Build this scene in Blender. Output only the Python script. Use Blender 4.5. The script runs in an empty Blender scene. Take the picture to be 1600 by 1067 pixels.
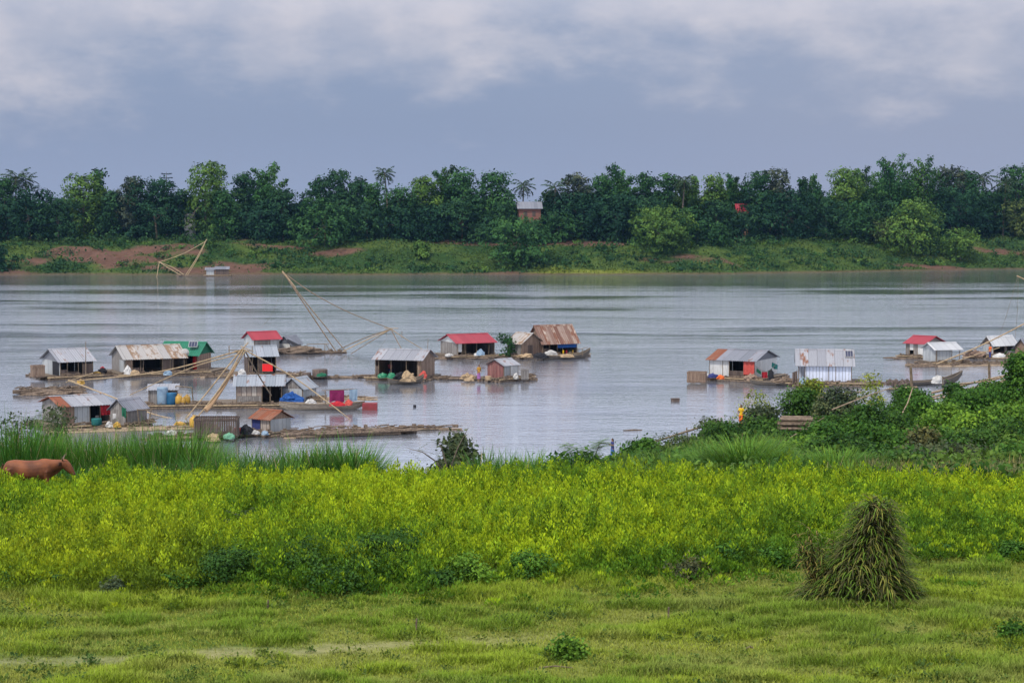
import bpy, math, random
import numpy as np
from mathutils import Vector, Matrix

R = math.radians
rng = np.random.default_rng(11)
random.seed(5)
SC = bpy.context.scene
COL = SC.collection

# ------------------------------------------------------------------ camera model
F = 3111.1            # focal length in photo pixels (1600 wide)
CH = 16.7             # eye height above the river
HY = 322.0            # horizon row
PITCH = math.atan((533.5 - HY) / F)
_f = Vector((0, math.cos(PITCH), -math.sin(PITCH)))
_u = Vector((0, math.sin(PITCH), math.cos(PITCH)))
EYE = Vector((0, 0, CH))


def ray(px, py):
    return _f * F + Vector((1, 0, 0)) * (px - 800) - _u * (py - 533.5)


def on_z(px, py, z=0.0):
    d = ray(px, py)
    return EYE + d * ((z - CH) / d.z)


def on_y(px, py, Y):
    d = ray(px, py)
    return EYE + d * (Y / d.y)


def proj(p):
    q = p - EYE
    w = q.dot(_f)
    return 800 + F * q.x / w, 533.5 - F * q.dot(_u) / w


def solve(fn, target, lo=0.05, hi=25):
    a, b = fn(lo) - target, fn(hi) - target
    if a * b > 0:
        return lo if abs(a) < abs(b) else hi
    for _ in range(50):
        m = (lo + hi) / 2
        c = fn(m) - target
        if a * c <= 0:
            hi = m
        else:
            lo, a = m, c
    return (lo + hi) / 2


# ------------------------------------------------------------------ numpy noise
_T = np.random.default_rng(99).random((256, 256))


def vnoise(x, y):
    x = np.asarray(x, float); y = np.asarray(y, float)
    xi = np.floor(x).astype(int); yi = np.floor(y).astype(int)
    fx = x - xi; fy = y - yi
    fx = fx * fx * (3 - 2 * fx); fy = fy * fy * (3 - 2 * fy)
    a = _T[xi & 255, yi & 255]; b = _T[(xi + 1) & 255, yi & 255]
    c = _T[xi & 255, (yi + 1) & 255]; d = _T[(xi + 1) & 255, (yi + 1) & 255]
    return (a * (1 - fx) + b * fx) * (1 - fy) + (c * (1 - fx) + d * fx) * fy


def fbm(x, y, o=4):
    s = 0; a = .5; t = 0
    for k in range(o):
        s = s + a * vnoise(np.asarray(x) * 2 ** k + 17 * k, np.asarray(y) * 2 ** k + 31 * k); t += a; a *= .5
    return s / t


def sstep(x, a, b):
    t = np.clip((np.asarray(x, float) - a) / (b - a), 0, 1)
    return t * t * (3 - 2 * t)


# ------------------------------------------------------------------ objects
def link(o, parent=None):
    COL.objects.link(o)
    if parent is not None:
        o.parent = parent
    return o


def tag(o, label=None, cat=None, group=None, kind=None):
    if label: o['label'] = label
    if cat: o['category'] = cat
    if group: o['group'] = group
    if kind: o['kind'] = kind
    return o


def empty(name, loc, rz=0.0, label=None, cat=None, group=None):
    o = bpy.data.objects.new(name, None)
    o.empty_display_size = .3
    o.location = loc; o.rotation_euler = (0, 0, rz)
    link(o)
    return tag(o, label, cat, group)


class MB:
    def __init__(s):
        s.v = []; s.f = []

    def add(s, vs, fs):
        n = len(s.v)
        s.v += [tuple(p) for p in vs]
        s.f += [tuple(i + n for i in f) for f in fs]
        return s

    def box(s, x0, x1, y0, y1, z0, z1):
        return s.add([(x0, y0, z0), (x1, y0, z0), (x1, y1, z0), (x0, y1, z0),
                      (x0, y0, z1), (x1, y0, z1), (x1, y1, z1), (x0, y1, z1)],
                     [(3, 2, 1, 0), (4, 5, 6, 7), (0, 1, 5, 4), (1, 2, 6, 5), (2, 3, 7, 6), (3, 0, 4, 7)])

    def tube(s, pts, rad, n=6, caps=True):
        pts = [Vector(p) for p in pts]
        if not hasattr(rad, '__len__'): rad = [rad] * len(pts)
        rings = []
        for i, p in enumerate(pts):
            t = (pts[min(i + 1, len(pts) - 1)] - pts[max(i - 1, 0)])
            t = t.normalized() if t.length > 1e-9 else Vector((0, 0, 1))
            ref = Vector((0, 0, 1)) if abs(t.z) < .9 else Vector((0, -1, 0))
            a = t.cross(ref).normalized(); b = t.cross(a).normalized()
            r = rad[i]
            ra, rb = (r if hasattr(r, '__len__') else (r, r))
            rings.append([p + a * (ra * math.cos(k * 2 * math.pi / n)) + b * (rb * math.sin(k * 2 * math.pi / n)) for k in range(n)])
        vs = [q for r_ in rings for q in r_]
        fs = []
        for i in range(len(rings) - 1):
            for k in range(n):
                k2 = (k + 1) % n
                fs.append((i * n + k, i * n + k2, (i + 1) * n + k2, (i + 1) * n + k))
        if caps:
            fs.append(tuple(range(n - 1, -1, -1)))
            fs.append(tuple((len(rings) - 1) * n + k for k in range(n)))
        return s.add(vs, fs)

    def grid(s, fn, nu, nv):
        vs = [fn(i / nu, j / nv) for j in range(nv + 1) for i in range(nu + 1)]
        fs = [(j * (nu + 1) + i, j * (nu + 1) + i + 1, (j + 1) * (nu + 1) + i + 1, (j + 1) * (nu + 1) + i)
              for j in range(nv) for i in range(nu)]
        return s.add(vs, fs)

    def ngon(s, poly, axis, t0, t1):
        """extrude a polygon of (a, z) along x ('x') or of (x, z) along y ('y')"""
        n = len(poly)
        if axis == 'x':
            vs = [(t0, a, z) for a, z in poly] + [(t1, a, z) for a, z in poly]
        else:
            vs = [(a, t0, z) for a, z in poly] + [(a, t1, z) for a, z in poly]
        fs = [tuple(range(n)), tuple(range(2 * n - 1, n - 1, -1))]
        fs += [(k, n + k, n + (k + 1) % n, (k + 1) % n) for k in range(n)]
        return s.add(vs, fs)

    def build(s, name, mat, parent=None, smooth=False):
        me = bpy.data.meshes.new(name)
        me.from_pydata(s.v, [], s.f)
        if smooth:
            me.polygons.foreach_set('use_smooth', [True] * len(me.polygons))
        me.materials.append(mat)
        me.update()
        return link(bpy.data.objects.new(name, me), parent)


def fast(name, V, col, mat, parent=None):
    """quads: V is (n*4, 3), col is (n*4, 3)"""
    V = np.asarray(V, np.float32).reshape(-1, 3)
    n = len(V)
    me = bpy.data.meshes.new(name)
    me.vertices.add(n); me.vertices.foreach_set('co', V.ravel())
    me.loops.add(n); me.loops.foreach_set('vertex_index', np.arange(n, dtype=np.int32))
    me.polygons.add(n // 4)
    me.polygons.foreach_set('loop_start', np.arange(0, n, 4, dtype=np.int32))
    me.update(calc_edges=True)
    at = me.color_attributes.new('tint', 'FLOAT_COLOR', 'POINT')
    c = np.ones((n, 4), np.float32); c[:, :3] = col
    at.data.foreach_set('color', c.ravel())
    me.materials.append(mat)
    return link(bpy.data.objects.new(name, me), parent)


# ------------------------------------------------------------------ materials
class NT:
    def __init__(s, name):
        s.m = bpy.data.materials.new(name); s.m.use_nodes = True
        s.t = s.m.node_tree; s.n = s.t.nodes; s.l = s.t.links
        s.b = s.n['Principled BSDF']; s.out = s.n['Material Output']
        s.b.inputs['Specular IOR Level'].default_value = .25

    def node(s, typ, **kw):
        x = s.n.new(typ)
        for k, v in kw.items(): setattr(x, k, v)
        return x

    def con(s, a, b): s.l.new(a, b)

    def math(s, op, a, b=None, c=None):
        x = s.node('ShaderNodeMath', operation=op)
        for i, q in enumerate((a, b, c)):
            if q is None: continue
            if isinstance(q, (int, float)): x.inputs[i].default_value = q
            else: s.con(q, x.inputs[i])
        return x.outputs[0]

    def mix(s, fac, a, b, blend='MIX'):
        x = s.node('ShaderNodeMix', data_type='RGBA', blend_type=blend)
        for i, q in ((0, fac), (6, a), (7, b)):
            if isinstance(q, (int, float)): x.inputs[i].default_value = q
            elif isinstance(q, tuple): x.inputs[i].default_value = (*q, 1)
            else: s.con(q, x.inputs[i])
        return x.outputs[2]

    def coord(s, scale=(1, 1, 1), kind='Object'):
        tc = s.node('ShaderNodeTexCoord'); mp = s.node('ShaderNodeMapping')
        mp.inputs['Scale'].default_value = scale
        oi = s.node('ShaderNodeObjectInfo')
        cb = s.node('ShaderNodeCombineXYZ')
        k = s.math('MULTIPLY', oi.outputs['Random'], 37.0)
        for i in range(3): s.con(k, cb.inputs[i])
        s.con(tc.outputs[kind], mp.inputs['Vector'])
        if kind == 'Object': s.con(cb.outputs[0], mp.inputs['Location'])
        return mp.outputs[0]

    def noise(s, vec, scale, detail=4, rough=.55):
        x = s.node('ShaderNodeTexNoise')
        x.inputs['Scale'].default_value = scale; x.inputs['Detail'].default_value = detail
        x.inputs['Roughness'].default_value = rough
        s.con(vec, x.inputs['Vector'])
        return x.outputs[0]

    def ramp(s, fac, a, b):
        x = s.node('ShaderNodeMapRange', interpolation_type='SMOOTHSTEP')
        s.con(fac, x.inputs[0]); x.inputs[1].default_value = a; x.inputs[2].default_value = b
        return x.outputs[0]

    def bump(s, h, strength, dist=.02):
        x = s.node('ShaderNodeBump'); x.inputs['Strength'].default_value = strength; x.inputs['Distance'].default_value = dist
        s.con(h, x.inputs['Height']); s.con(x.outputs[0], s.b.inputs['Normal'])


def m_noise(name, c1, c2, scale=3, rough=.7, stretch=(1, 1, 1), metal=0):
    t = NT(name)
    n = t.ramp(t.noise(t.coord(stretch), scale), .3, .7)
    t.con(t.mix(n, c1, c2), t.b.inputs['Base Color'])
    t.b.inputs['Roughness'].default_value = rough; t.b.inputs['Metallic'].default_value = metal
    return t.m


def m_plank(name, c1, c2, w=.16, horiz=False, dirt=(.06, .05, .045), gap=.1):
    t = NT(name)
    tc = t.node('ShaderNodeTexCoord'); sx = t.node('ShaderNodeSeparateXYZ'); t.con(tc.outputs['Object'], sx.inputs[0])
    s = sx.outputs[2] if horiz else t.math('ADD', sx.outputs[0], sx.outputs[1])
    q = t.math('DIVIDE', s, w)
    fl = t.math('FLOOR', q); fr = t.math('FRACT', q)
    oi = t.node('ShaderNodeObjectInfo')
    wn = t.node('ShaderNodeTexWhiteNoise', noise_dimensions='2D')
    cb = t.node('ShaderNodeCombineXYZ'); t.con(fl, cb.inputs[0]); t.con(oi.outputs['Random'], cb.inputs[1]); t.con(cb.outputs[0], wn.inputs['Vector'])
    base = t.mix(wn.outputs['Value'], c1, c2)
    st = t.ramp(t.noise(t.coord((5, 5, 1.2) if not horiz else (1.2, 1.2, 6)), 2.2, 5), .45, .75)
    base = t.mix(t.math('MULTIPLY', st, .65), base, dirt)
    g = t.math('LESS_THAN', fr, gap)
    base = t.mix(t.math('MULTIPLY', g, .75), base, (.02, .017, .015))
    t.con(base, t.b.inputs['Base Color']); t.b.inputs['Roughness'].default_value = .8
    return t.m


def m_roof(name, c1, c2, rust=(.18, .075, .04), amt=.3, sheet=.8, metal=.25, rough=.45, axis=0):
    t = NT(name)
    tc = t.node('ShaderNodeTexCoord'); sx = t.node('ShaderNodeSeparateXYZ'); t.con(tc.outputs['Object'], sx.inputs[0])
    q = t.math('DIVIDE', sx.outputs[axis], sheet)
    fl = t.math('FLOOR', q); fr = t.math('FRACT', q)
    oi = t.node('ShaderNodeObjectInfo')
    wn = t.node('ShaderNodeTexWhiteNoise', noise_dimensions='2D')
    cb = t.node('ShaderNodeCombineXYZ'); t.con(fl, cb.inputs[0]); t.con(oi.outputs['Random'], cb.inputs[1]); t.con(cb.outputs[0], wn.inputs['Vector'])
    base = t.mix(wn.outputs['Value'], c1, c2)
    n = t.noise(t.coord((1.6, .6, .6)), 1.6, 6, .65)
    rv = t.math('ADD', n, t.math('MULTIPLY', wn.outputs['Value'], .28))
    rf = t.ramp(rv, .92 - amt * .75, 1.08 - amt * .75)
    base = t.mix(rf, base, rust)
    fine = t.ramp(t.noise(t.coord((6, 1.5, 1.5)), 3, 4), .4, .8)
    base = t.mix(t.math('MULTIPLY', fine, .3), base, tuple(k * .45 for k in c1))
    g = t.math('LESS_THAN', fr, .07)
    base = t.mix(t.math('MULTIPLY', g, .5), base, tuple(k * .35 for k in c1))
    t.con(base, t.b.inputs['Base Color'])
    t.con(t.math('ADD', t.math('MULTIPLY', rf, .35), rough), t.b.inputs['Roughness'])
    t.b.inputs['Metallic'].default_value = metal
    return t.m


def m_leaf(name, trans=.3, rough=.55):
    t = NT(name)
    a = t.node('ShaderNodeAttribute', attribute_name='tint')
    t.con(a.outputs['Color'], t.b.inputs['Base Color']); t.b.inputs['Roughness'].default_value = rough
    t.b.inputs['Specular IOR Level'].default_value = .06
    tr = t.node('ShaderNodeBsdfTranslucent'); t.con(a.outputs['Color'], tr.inputs['Color'])
    mx = t.node('ShaderNodeMixShader'); mx.inputs[0].default_value = trans
    t.con(t.b.outputs[0], mx.inputs[1]); t.con(tr.outputs[0], mx.inputs[2]); t.con(mx.outputs[0], t.out.inputs['Surface'])
    return t.m


def m_tint(name, rough=.9, bump=0, scale=3, mott=None):
    t = NT(name)
    a = t.node('ShaderNodeAttribute', attribute_name='tint')
    c = a.outputs['Color']
    n = t.noise(t.coord(kind='Object'), scale, 6, .65)
    c = t.mix(t.ramp(n, .3, .75), c, mott, 'MULTIPLY') if mott else c
    t.con(c, t.b.inputs['Base Color']); t.b.inputs['Roughness'].default_value = rough; t.b.inputs['Specular IOR Level'].default_value = .05
    if bump: t.bump(n, bump, .2)
    return t.m


LEAF = m_leaf('leaf')
FARLEAF = m_leaf('far_foliage', .08, .7)
BARK = m_noise('bark', (.09, .065, .05), (.18, .15, .12), 6)
BAMBOO = m_noise('bamboo_pole', (.38, .28, .16), (.22, .16, .10), 5, .55, (1, 1, 1))
BAMBOO_DARK = m_noise('dark_pole', (.10, .075, .055), (.2, .15, .1), 5, .7)
ROPE = m_noise('rope', (.2, .17, .13), (.12, .1, .08), 8)
NET = m_noise('fishing_net', (.38, .25, .14), (.24, .15, .09), 30, .9)
LOG = m_noise('wet_log', (.07, .05, .04), (.19, .14, .10), 7, .75, (1, 1, 1))
LOGPALE = m_noise('pale_log', (.33, .25, .17), (.18, .13, .09), 7, .75)
W_GREY = m_plank('grey_planks', (.16, .145, .135), (.27, .25, .24), .17)
W_BROWN = m_plank('brown_planks', (.17, .11, .08), (.27, .19, .14), .17)
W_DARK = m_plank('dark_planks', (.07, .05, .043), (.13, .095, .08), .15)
W_PLUM = m_plank('reddish_planks', (.17, .06, .06), (.26, .12, .11), .2)
W_DECK = m_plank('deck_planks', (.10, .075, .055), (.19, .15, .11), .2)
T_WHITE = m_plank('white_sheet_wall', (.44, .45, .46), (.54, .54, .54), .7, gap=.02, dirt=(.32, .30, .27))
T_GREY = m_plank('grey_sheet_wall', (.28, .30, .32), (.38, .40, .42), .4, gap=.05, dirt=(.26, .24, .22))
T_BLUE = m_plank('pale_blue_sheet_wall', (.48, .53, .66), (.58, .62, .74), .3, gap=.12, dirt=(.38, .38, .45))
LATT = m_plank('slatted_wall', (.25, .2, .17), (.42, .38, .34), .42, gap=.12, dirt=(.16, .09, .08))
R_PALE = m_roof('pale_tin_roof', (.20, .205, .235), (.31, .315, .345), amt=.24, metal=.1)
R_GREY = m_roof('grey_tin_roof', (.20, .225, .26), (.28, .30, .34), amt=.2, metal=.1)
R_SLATE = m_roof('slate_grey_tin_roof', (.15, .16, .19), (.23, .235, .27), amt=.15)
R_RUSTY = m_roof('streaked_tin_roof', (.30, .29, .285), (.40, .36, .33), (.23, .145, .09), amt=.38, sheet=.75)
R_RUST = m_roof('rusted_tin_roof', (.17, .075, .048), (.24, .12, .075), (.2, .07, .04), amt=.5, sheet=.6, metal=.05, rough=.7)
R_STRIPE = m_roof('rust_striped_tin_roof', (.12, .05, .035), (.40, .34, .29), (.17, .08, .055), amt=.4, sheet=.42, metal=.05, rough=.7)
R_RED = m_roof('red_tin_roof', (.24, .02, .035), (.30, .035, .05), (.3, .1, .09), amt=.2, metal=0, rough=.5)
R_GREEN = m_roof('green_tin_roof', (.012, .13, .075), (.018, .16, .09), (.03, .12, .08), amt=.2, metal=0, rough=.5)
R_WHITE = m_roof('white_tin_roof', (.38, .39, .41), (.48, .48, .49), amt=.03)


def cloth(name, c, v=.75):
    return m_noise(name, c, tuple(k * v for k in c), 5, .9)


C_RED = cloth('red_cloth', (.38, .02, .03)); C_CORAL = cloth('coral_cloth', (.48, .08, .065))
C_PURPLE = cloth('purple_cloth', (.17, .012, .07)); C_BLUE = cloth('blue_tarp', (.02, .085, .30))
C_NAVY = cloth('navy_cloth', (.035, .045, .16)); C_TEAL = cloth('teal_cloth', (.015, .12, .12))
C_YELLOW = cloth('yellow_cloth', (.75, .47, .02)); C_ORANGE = cloth('orange_cloth', (.62, .13, .03))
C_GREEN = cloth('green_cloth', (.015, .11, .06)); C_WHITE = cloth('white_cloth', (.52, .51, .5), .8)
C_PINK = cloth('pink_cloth', (.5, .13, .18)); C_BLACK = cloth('black_cloth', (.02, .02, .025))
C_SAND = cloth('straw', (.36, .26, .16)); C_VIOLET = cloth('violet_cloth', (.3, .12, .3))
P_BLUE = m_noise('blue_plastic', (.015, .08, .17), (.02, .11, .22), 3, .4)
P_LBLUE = m_noise('faded_blue_plastic', (.15, .22, .31), (.2, .28, .36), 3, .5)
P_YELLOW = m_noise('yellow_plastic', (.45, .26, .04), (.3, .18, .04), 3, .4)
P_GREEN = m_noise('green_plastic', (.015, .17, .08), (.015, .12, .06), 3, .4)
P_WHITE = m_noise('white_plastic', (.46, .45, .44), (.3, .29, .28), 3, .5)
P_RED = m_noise('red_paint', (.5, .02, .025), (.42, .03, .03), 2, .5)
P_MINT = m_noise('mint_plastic', (.14, .33, .22), (.1, .24, .16), 3, .5)
SKIN = m_noise('skin', (.22, .11, .06), (.18, .085, .05), 5, .55)
HAIR = m_noise('hair', (.012, .01, .009), (.02, .016, .013), 8, .5)
COW = None
SOLAR = m_noise('solar_glass', (.03, .035, .07), (.05, .055, .09), 4, .15)
METAL = m_noise('grey_metal', (.3, .31, .32), (.4, .41, .42), 4, .4, metal=.6)
HULL = m_noise('weathered_hull', (.16, .13, .10), (.28, .24, .2), 4, .7, (1, 4, 4))
HULLDK = m_noise('dark_hull', (.06, .055, .05), (.12, .1, .085), 4, .7, (1, 4, 4))


# ------------------------------------------------------------------ terrain functions
def q_of(x, d): return np.asarray(x) / np.maximum(np.asarray(d), 1)


def shore_near(x, d):
    return np.interp(q_of(x, d), [-.4, -.3, .01, .035, .05, .09, .13, .2, .3, .4], [90, 95, 99, 115, 127, 140, 150, 163, 170, 175])


def z_near(x, d):
    x = np.asarray(x, float); d = np.asarray(d, float)
    s = shore_near(x, d)
    t = (d - 57.5) / (s - 57.5)
    base = 8.3 * (1 - np.clip(t, 0, 1.25))
    base = np.where(t < 0.08, 8.3 - 8.3 * np.clip(t + .08, 0, .16) ** 2 / .32, base)
    w = np.clip(t * 3, 0, 1)
    n = (fbm(x * .5, d * .5) - .5) * .22 + (fbm(x * .12 + 5, d * .12) - .5) * .35
    n2 = (fbm(x * .25 + 9, d * .25) - .5) * 1.3
    return base + n * (1 - .5 * w) + n2 * w * np.clip(1.2 - t, 0, 1)


def zn(x, d): return float(z_near(x, d))


def shore_far(x):
    x = np.asarray(x, float)
    return 484 + 42 * sstep(x, 20, 150) + (fbm(x * .03, x * 0 + 3) - .5) * 9 + (fbm(x * .15, x * 0 + 8) - .5) * 4


def z_far(x, d):
    x = np.asarray(x, float); d = np.asarray(d, float)
    t = (d - shore_far(x)) / 24
    prof = np.interp(t, [-1, 0, .04, .25, .6, .85, 1.1, 3], [-3, -.05, .35, 1.3, 4.3, 6.6, 7.5, 7.9])
    n = (fbm(x * .12, d * .12) - .5) * 2.2 * sstep(t, .1, .5) + (fbm(x * .5, d * .5) - .5) * .5 * sstep(t, 0, .2)
    return prof + n


def zf(x, d): return float(z_far(x, d))


def soil_far(x, d):
    """1 where the far bank is bare red earth"""
    x = np.asarray(x, float); d = np.asarray(d, float)
    s = fbm(x * .045 + 3, d * .10 + 7, 5)
    bias = np.interp(x, [-150, -125, -75, -40, -15, 40, 100, 150], [.03, .10, .10, -.02, .03, -.10, -.03, .04])
    return sstep(s + bias, .61, .70)


def sheet_grid(name, xs, ys, zf_, colf, mat, kind='structure'):
    X, Y = np.meshgrid(xs, ys)
    Z = zf_(X, Y)
    V = np.stack([X, Y, Z], -1).reshape(-1, 3)
    nx, ny = len(xs), len(ys)
    i = np.arange(nx - 1); j = np.arange(ny - 1)
    I, J = np.meshgrid(i, j)
    a = (J * nx + I).ravel()
    fidx = np.stack([a, a + 1, a + 1 + nx, a + nx], -1)
    me = bpy.data.meshes.new(name)
    me.from_pydata(V.tolist(), [], fidx.tolist())
    at = me.color_attributes.new('tint', 'FLOAT_COLOR', 'POINT')
    c = np.ones((len(V), 4), np.float32); c[:, :3] = colf(V[:, 0], V[:, 1], V[:, 2])
    at.data.foreach_set('color', c.ravel())
    me.polygons.foreach_set('use_smooth', [True] * len(me.polygons))
    me.materials.append(mat); me.update()
    o = link(bpy.data.objects.new(name, me))
    o['kind'] = kind
    return o


def lerp(a, b, t):
    t = np.asarray(t)[..., None]
    return np.asarray(a) * (1 - t) + np.asarray(b) * t


def path_mask(x, d):
    """pale trodden strip across the near meadow"""
    yc = 37.2 + .9 * np.sin(x * .22 + .6) + .10 * (x + 8)
    m = 1 - sstep(np.abs(d - yc) + (fbm(x * .8, d * 1.5) - .5) * .7, .1, .65)
    return m * (1 - sstep(x, -3.5, 3))


def col_near(x, d, z):
    n = fbm(x * .35, d * .6, 5)
    c = lerp((.10, .16, .022), (.19, .21, .05), sstep(n, .4, .65))
    c = lerp(c, np.broadcast_to((.33, .29, .18), c.shape), path_mask(x, d) * .5)
    wet = sstep(d, 58, 66)
    c = lerp(c, np.broadcast_to((.07, .075, .035), c.shape), wet)
    return c


def col_far(x, d, z):
    n = fbm(x * .12, d * .2, 4)
    g = lerp((.028, .06, .018), (.065, .10, .024), sstep(n, .4, .65))
    t = (d - shore_far(x))
    soil = lerp((.085, .048, .037), (.145, .083, .06), fbm(x * .3, d * .5))
    c = lerp(g, soil, soil_far(x, d) * (1 - sstep(t, 25, 32)))
    edge = (1 - sstep(t, .6, 2.2))
    c = lerp(c, np.broadcast_to((.10, .075, .05), c.shape), edge * .8)
    lush = sstep(x, 2, 10) * (1 - sstep(x, 25, 40)) * (1 - sstep(t, 3, 6)) * sstep(t, .5, 1.5)
    c = lerp(c, np.broadcast_to((.2, .22, .04), c.shape), lush * .9)
    return c


GROUND = m_tint('meadow_ground', .95, .6, 5, (.55, .6, .5))
FARGROUND = m_tint('river_bank', .95, .5, 1.2, (.6, .6, .6))
sheet_grid('ground', np.linspace(-70, 85, 311), np.concatenate([np.linspace(-30, 26, 12), np.linspace(27, 70, 130), np.linspace(71, 200, 130)]),
           z_near, col_near, GROUND)
sheet_grid('far_bank', np.linspace(-330, 340, 420), np.concatenate([np.linspace(465, 560, 120), np.linspace(570, 1000, 12), np.linspace(1300, 6000, 4)]),
           z_far, col_far, FARGROUND)
sheet_grid('riverbed', np.linspace(-900, 900, 8), np.linspace(150, 900, 8), lambda x, y: x * 0 - 3.2, lambda x, y, z: np.full((len(x), 3), .08), FARGROUND)

# river
t = NT('river_water')
tc = t.node('ShaderNodeTexCoord')


def wmap(sx, sy, rot=0):
    mp = t.node('ShaderNodeMapping'); mp.inputs['Scale'].default_value = (sx, sy, 1); mp.inputs['Rotation'].default_value = (0, 0, rot)
    t.con(tc.outputs['Object'], mp.inputs['Vector']); return mp.outputs[0]


patch = t.ramp(t.noise(wmap(.012, .045), 1.0, 4, .6), .36, .70)
sep = t.node('ShaderNodeSeparateXYZ'); t.con(tc.outputs['Object'], sep.inputs[0])
fard = t.math('MULTIPLY', t.ramp(sep.outputs[1], 205, 270), t.math('SUBTRACT', 1, t.ramp(sep.outputs[1], 360, 450)))
w1 = t.noise(wmap(.8, 2.0, .08), 1.0, 3, .6)
w2 = t.noise(wmap(2.6, 5.0, -.12), 1.0, 2, .5)
w3 = t.noise(wmap(.16, .42, .03), 1.0, 2, .5)
h = t.math('ADD', t.math('MULTIPLY', w1, .55), t.math('MULTIPLY', w2, .2))
h = t.math('ADD', h, t.math('MULTIPLY', w3, .34))
amp = t.math('ADD', .034, t.math('MULTIPLY', patch, t.math('ADD', .07, t.math('MULTIPLY', fard, .3))))
h = t.math('MULTIPLY', h, amp)
t.bump(h, 1.0, 1.0)
t.b.inputs['Base Color'].default_value = (.15, .16, .19, 1)
t.b.inputs['Roughness'].default_value = .3
t.b.inputs['Specular IOR Level'].default_value = 0
bmp = [n_ for n_ in t.n if n_.type == 'BUMP'][0]
gl_ = t.node('ShaderNodeBsdfGlossy'); gl_.inputs['Roughness'].default_value = .05; gl_.inputs['Color'].default_value = (.90, .94, 1, 1)
fr_ = t.node('ShaderNodeFresnel'); fr_.inputs['IOR'].default_value = 1.5
t.con(bmp.outputs[0], gl_.inputs['Normal']); t.con(bmp.outputs[0], fr_.inputs['Normal'])
mx_ = t.node('ShaderNodeMixShader')
cl_ = t.math('MULTIPLY_ADD', fr_.outputs[0], .75, .30); t.n[cl_.node.name].use_clamp = True
t.con(cl_, mx_.inputs[0]); t.con(t.b.outputs[0], mx_.inputs[1]); t.con(gl_.outputs[0], mx_.inputs[2]); t.con(mx_.outputs[0], t.out.inputs['Surface'])
WATER = t.m
mb = MB(); mb.add([(-1500, 60, 0), (1500, 60, 0), (1500, 900, 0), (-1500, 900, 0)], [(0, 1, 2, 3)])
tag(mb.build('river', WATER), kind='structure')


# ------------------------------------------------------------------ vegetation kernels
def unit(v):
    return v / np.maximum(np.linalg.norm(v, axis=-1, keepdims=True), 1e-9)


def leaf_quads(C, D, N, Ln, Wd, droop=.15):
    S = unit(np.cross(D, N)); Ln = np.asarray(Ln)[:, None]; Wd = np.asarray(Wd)[:, None]
    up = unit(np.cross(S, D))
    a = C; b = C + D * Ln * .45 + S * Wd * .5 + up * Ln * droop * .5
    c = C + D * Ln; d_ = C + D * Ln * .45 - S * Wd * .5 + up * Ln * droop * .5
    return np.stack([a, b, c, d_], 1).reshape(-1, 3)


def rep4(c): return np.repeat(np.asarray(c), 4, axis=0)


def blades(base, length, width, az, lean, curl, segs, col, g):
    """curved grass blades; base (n,3). returns V, C"""
    n = len(base)
    dirh = np.stack([np.cos(az), np.sin(az), np.zeros(n)], -1)
    side = np.stack([-np.sin(az), np.cos(az), np.zeros(n)], -1)
    V = []; Cc = []
    prev = None
    for k in range(segs + 1):
        s = k / segs
        ang = lean + curl * s
        # integrate along the arc approximately
        hx = np.sin(lean + curl * s * .5) * s; hz = np.cos(lean + curl * s * .5) * s
        p = base + dirh * (length * hx)[:, None] + np.array([0, 0, 1]) * (length * hz)[:, None]
        w = width * (1 - s) ** .6 * (.6 + .4 * min(1, s * 4)) + 1e-4
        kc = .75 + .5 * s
        l = p - side * (w / 2)[:, None]; r = p + side * (w / 2)[:, None]
        if prev is not None:
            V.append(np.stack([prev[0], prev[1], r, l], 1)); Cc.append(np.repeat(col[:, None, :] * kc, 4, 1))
        prev = (l, r)
    return np.concatenate(V).reshape(-1, 3), np.concatenate(Cc).reshape(-1, 3)


def clump_leaves(g, lobes, nclump, per, lsize, csize, base, var=.35, upbias=.25, flat=.3, hollow=.75):
    """leaf clumps on the skin of a set of lobes (x,y,z,rx,ry,rz)"""
    lobes = np.asarray(lobes, float)
    w = (lobes[:, 3] * lobes[:, 5]); w = w / w.sum()
    li = g.choice(len(lobes), nclump, p=w)
    dv = unit(g.normal(size=(nclump, 3)) + np.array([0, 0, upbias]))
    rr = hollow + (1.05 - hollow) * g.random(nclump)
    cc = lobes[li, :3] + dv * lobes[li, 3:6] * rr[:, None]
    ctone = g.normal(0, 1, nclump) * var + (lobes[li, 2] * 0)
    ltone = g.normal(0, 1, len(lobes)) * var * .7
    ctone = ctone * .7 + ltone[li]
    n = nclump * per
    ci = np.repeat(np.arange(nclump), per)
    sz = csize * (.6 + .8 * g.random(nclump))
    P = cc[ci] + g.normal(size=(n, 3)) * sz[ci][:, None] * np.array([.55, .55, .4])
    nrm = unit(dv[ci] * 1.25 + g.normal(size=(n, 3)) * .5 + np.array([0, 0, .35]))
    rnd = g.normal(size=(n, 3)); rnd[:, 2] -= flat
    D = unit(rnd - nrm * (rnd * nrm).sum(1, keepdims=True) * .8)
    L = lsize * (.6 + .8 * g.random(n))
    V = leaf_quads(P, D, nrm, L, L * .62)
    tone = np.clip(1 + ctone[ci] * .55 + g.normal(0, .12, n), .35, 2.0)
    hue = np.clip(ctone[ci] * .25 + g.normal(0, .10, n), -.4, .5)
    c = np.asarray(base)[None, :] * tone[:, None]
    c = c * np.stack([1 + hue * .9, 1 + hue * .25, 1 - hue * .5], -1)
    return V, rep4(np.clip(c, .004, .9))


TONES = {'dark': (.020, .056, .023), 'mid': (.027, .075, .023), 'light': (.065, .125, .025), 'olive': (.055, .08, .025),
         'bamboo': (.038, .098, .024), 'yellow': (.13, .165, .03), 'grey': (.050, .066, .042), 'deep': (.013, .043, .021)}


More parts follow.
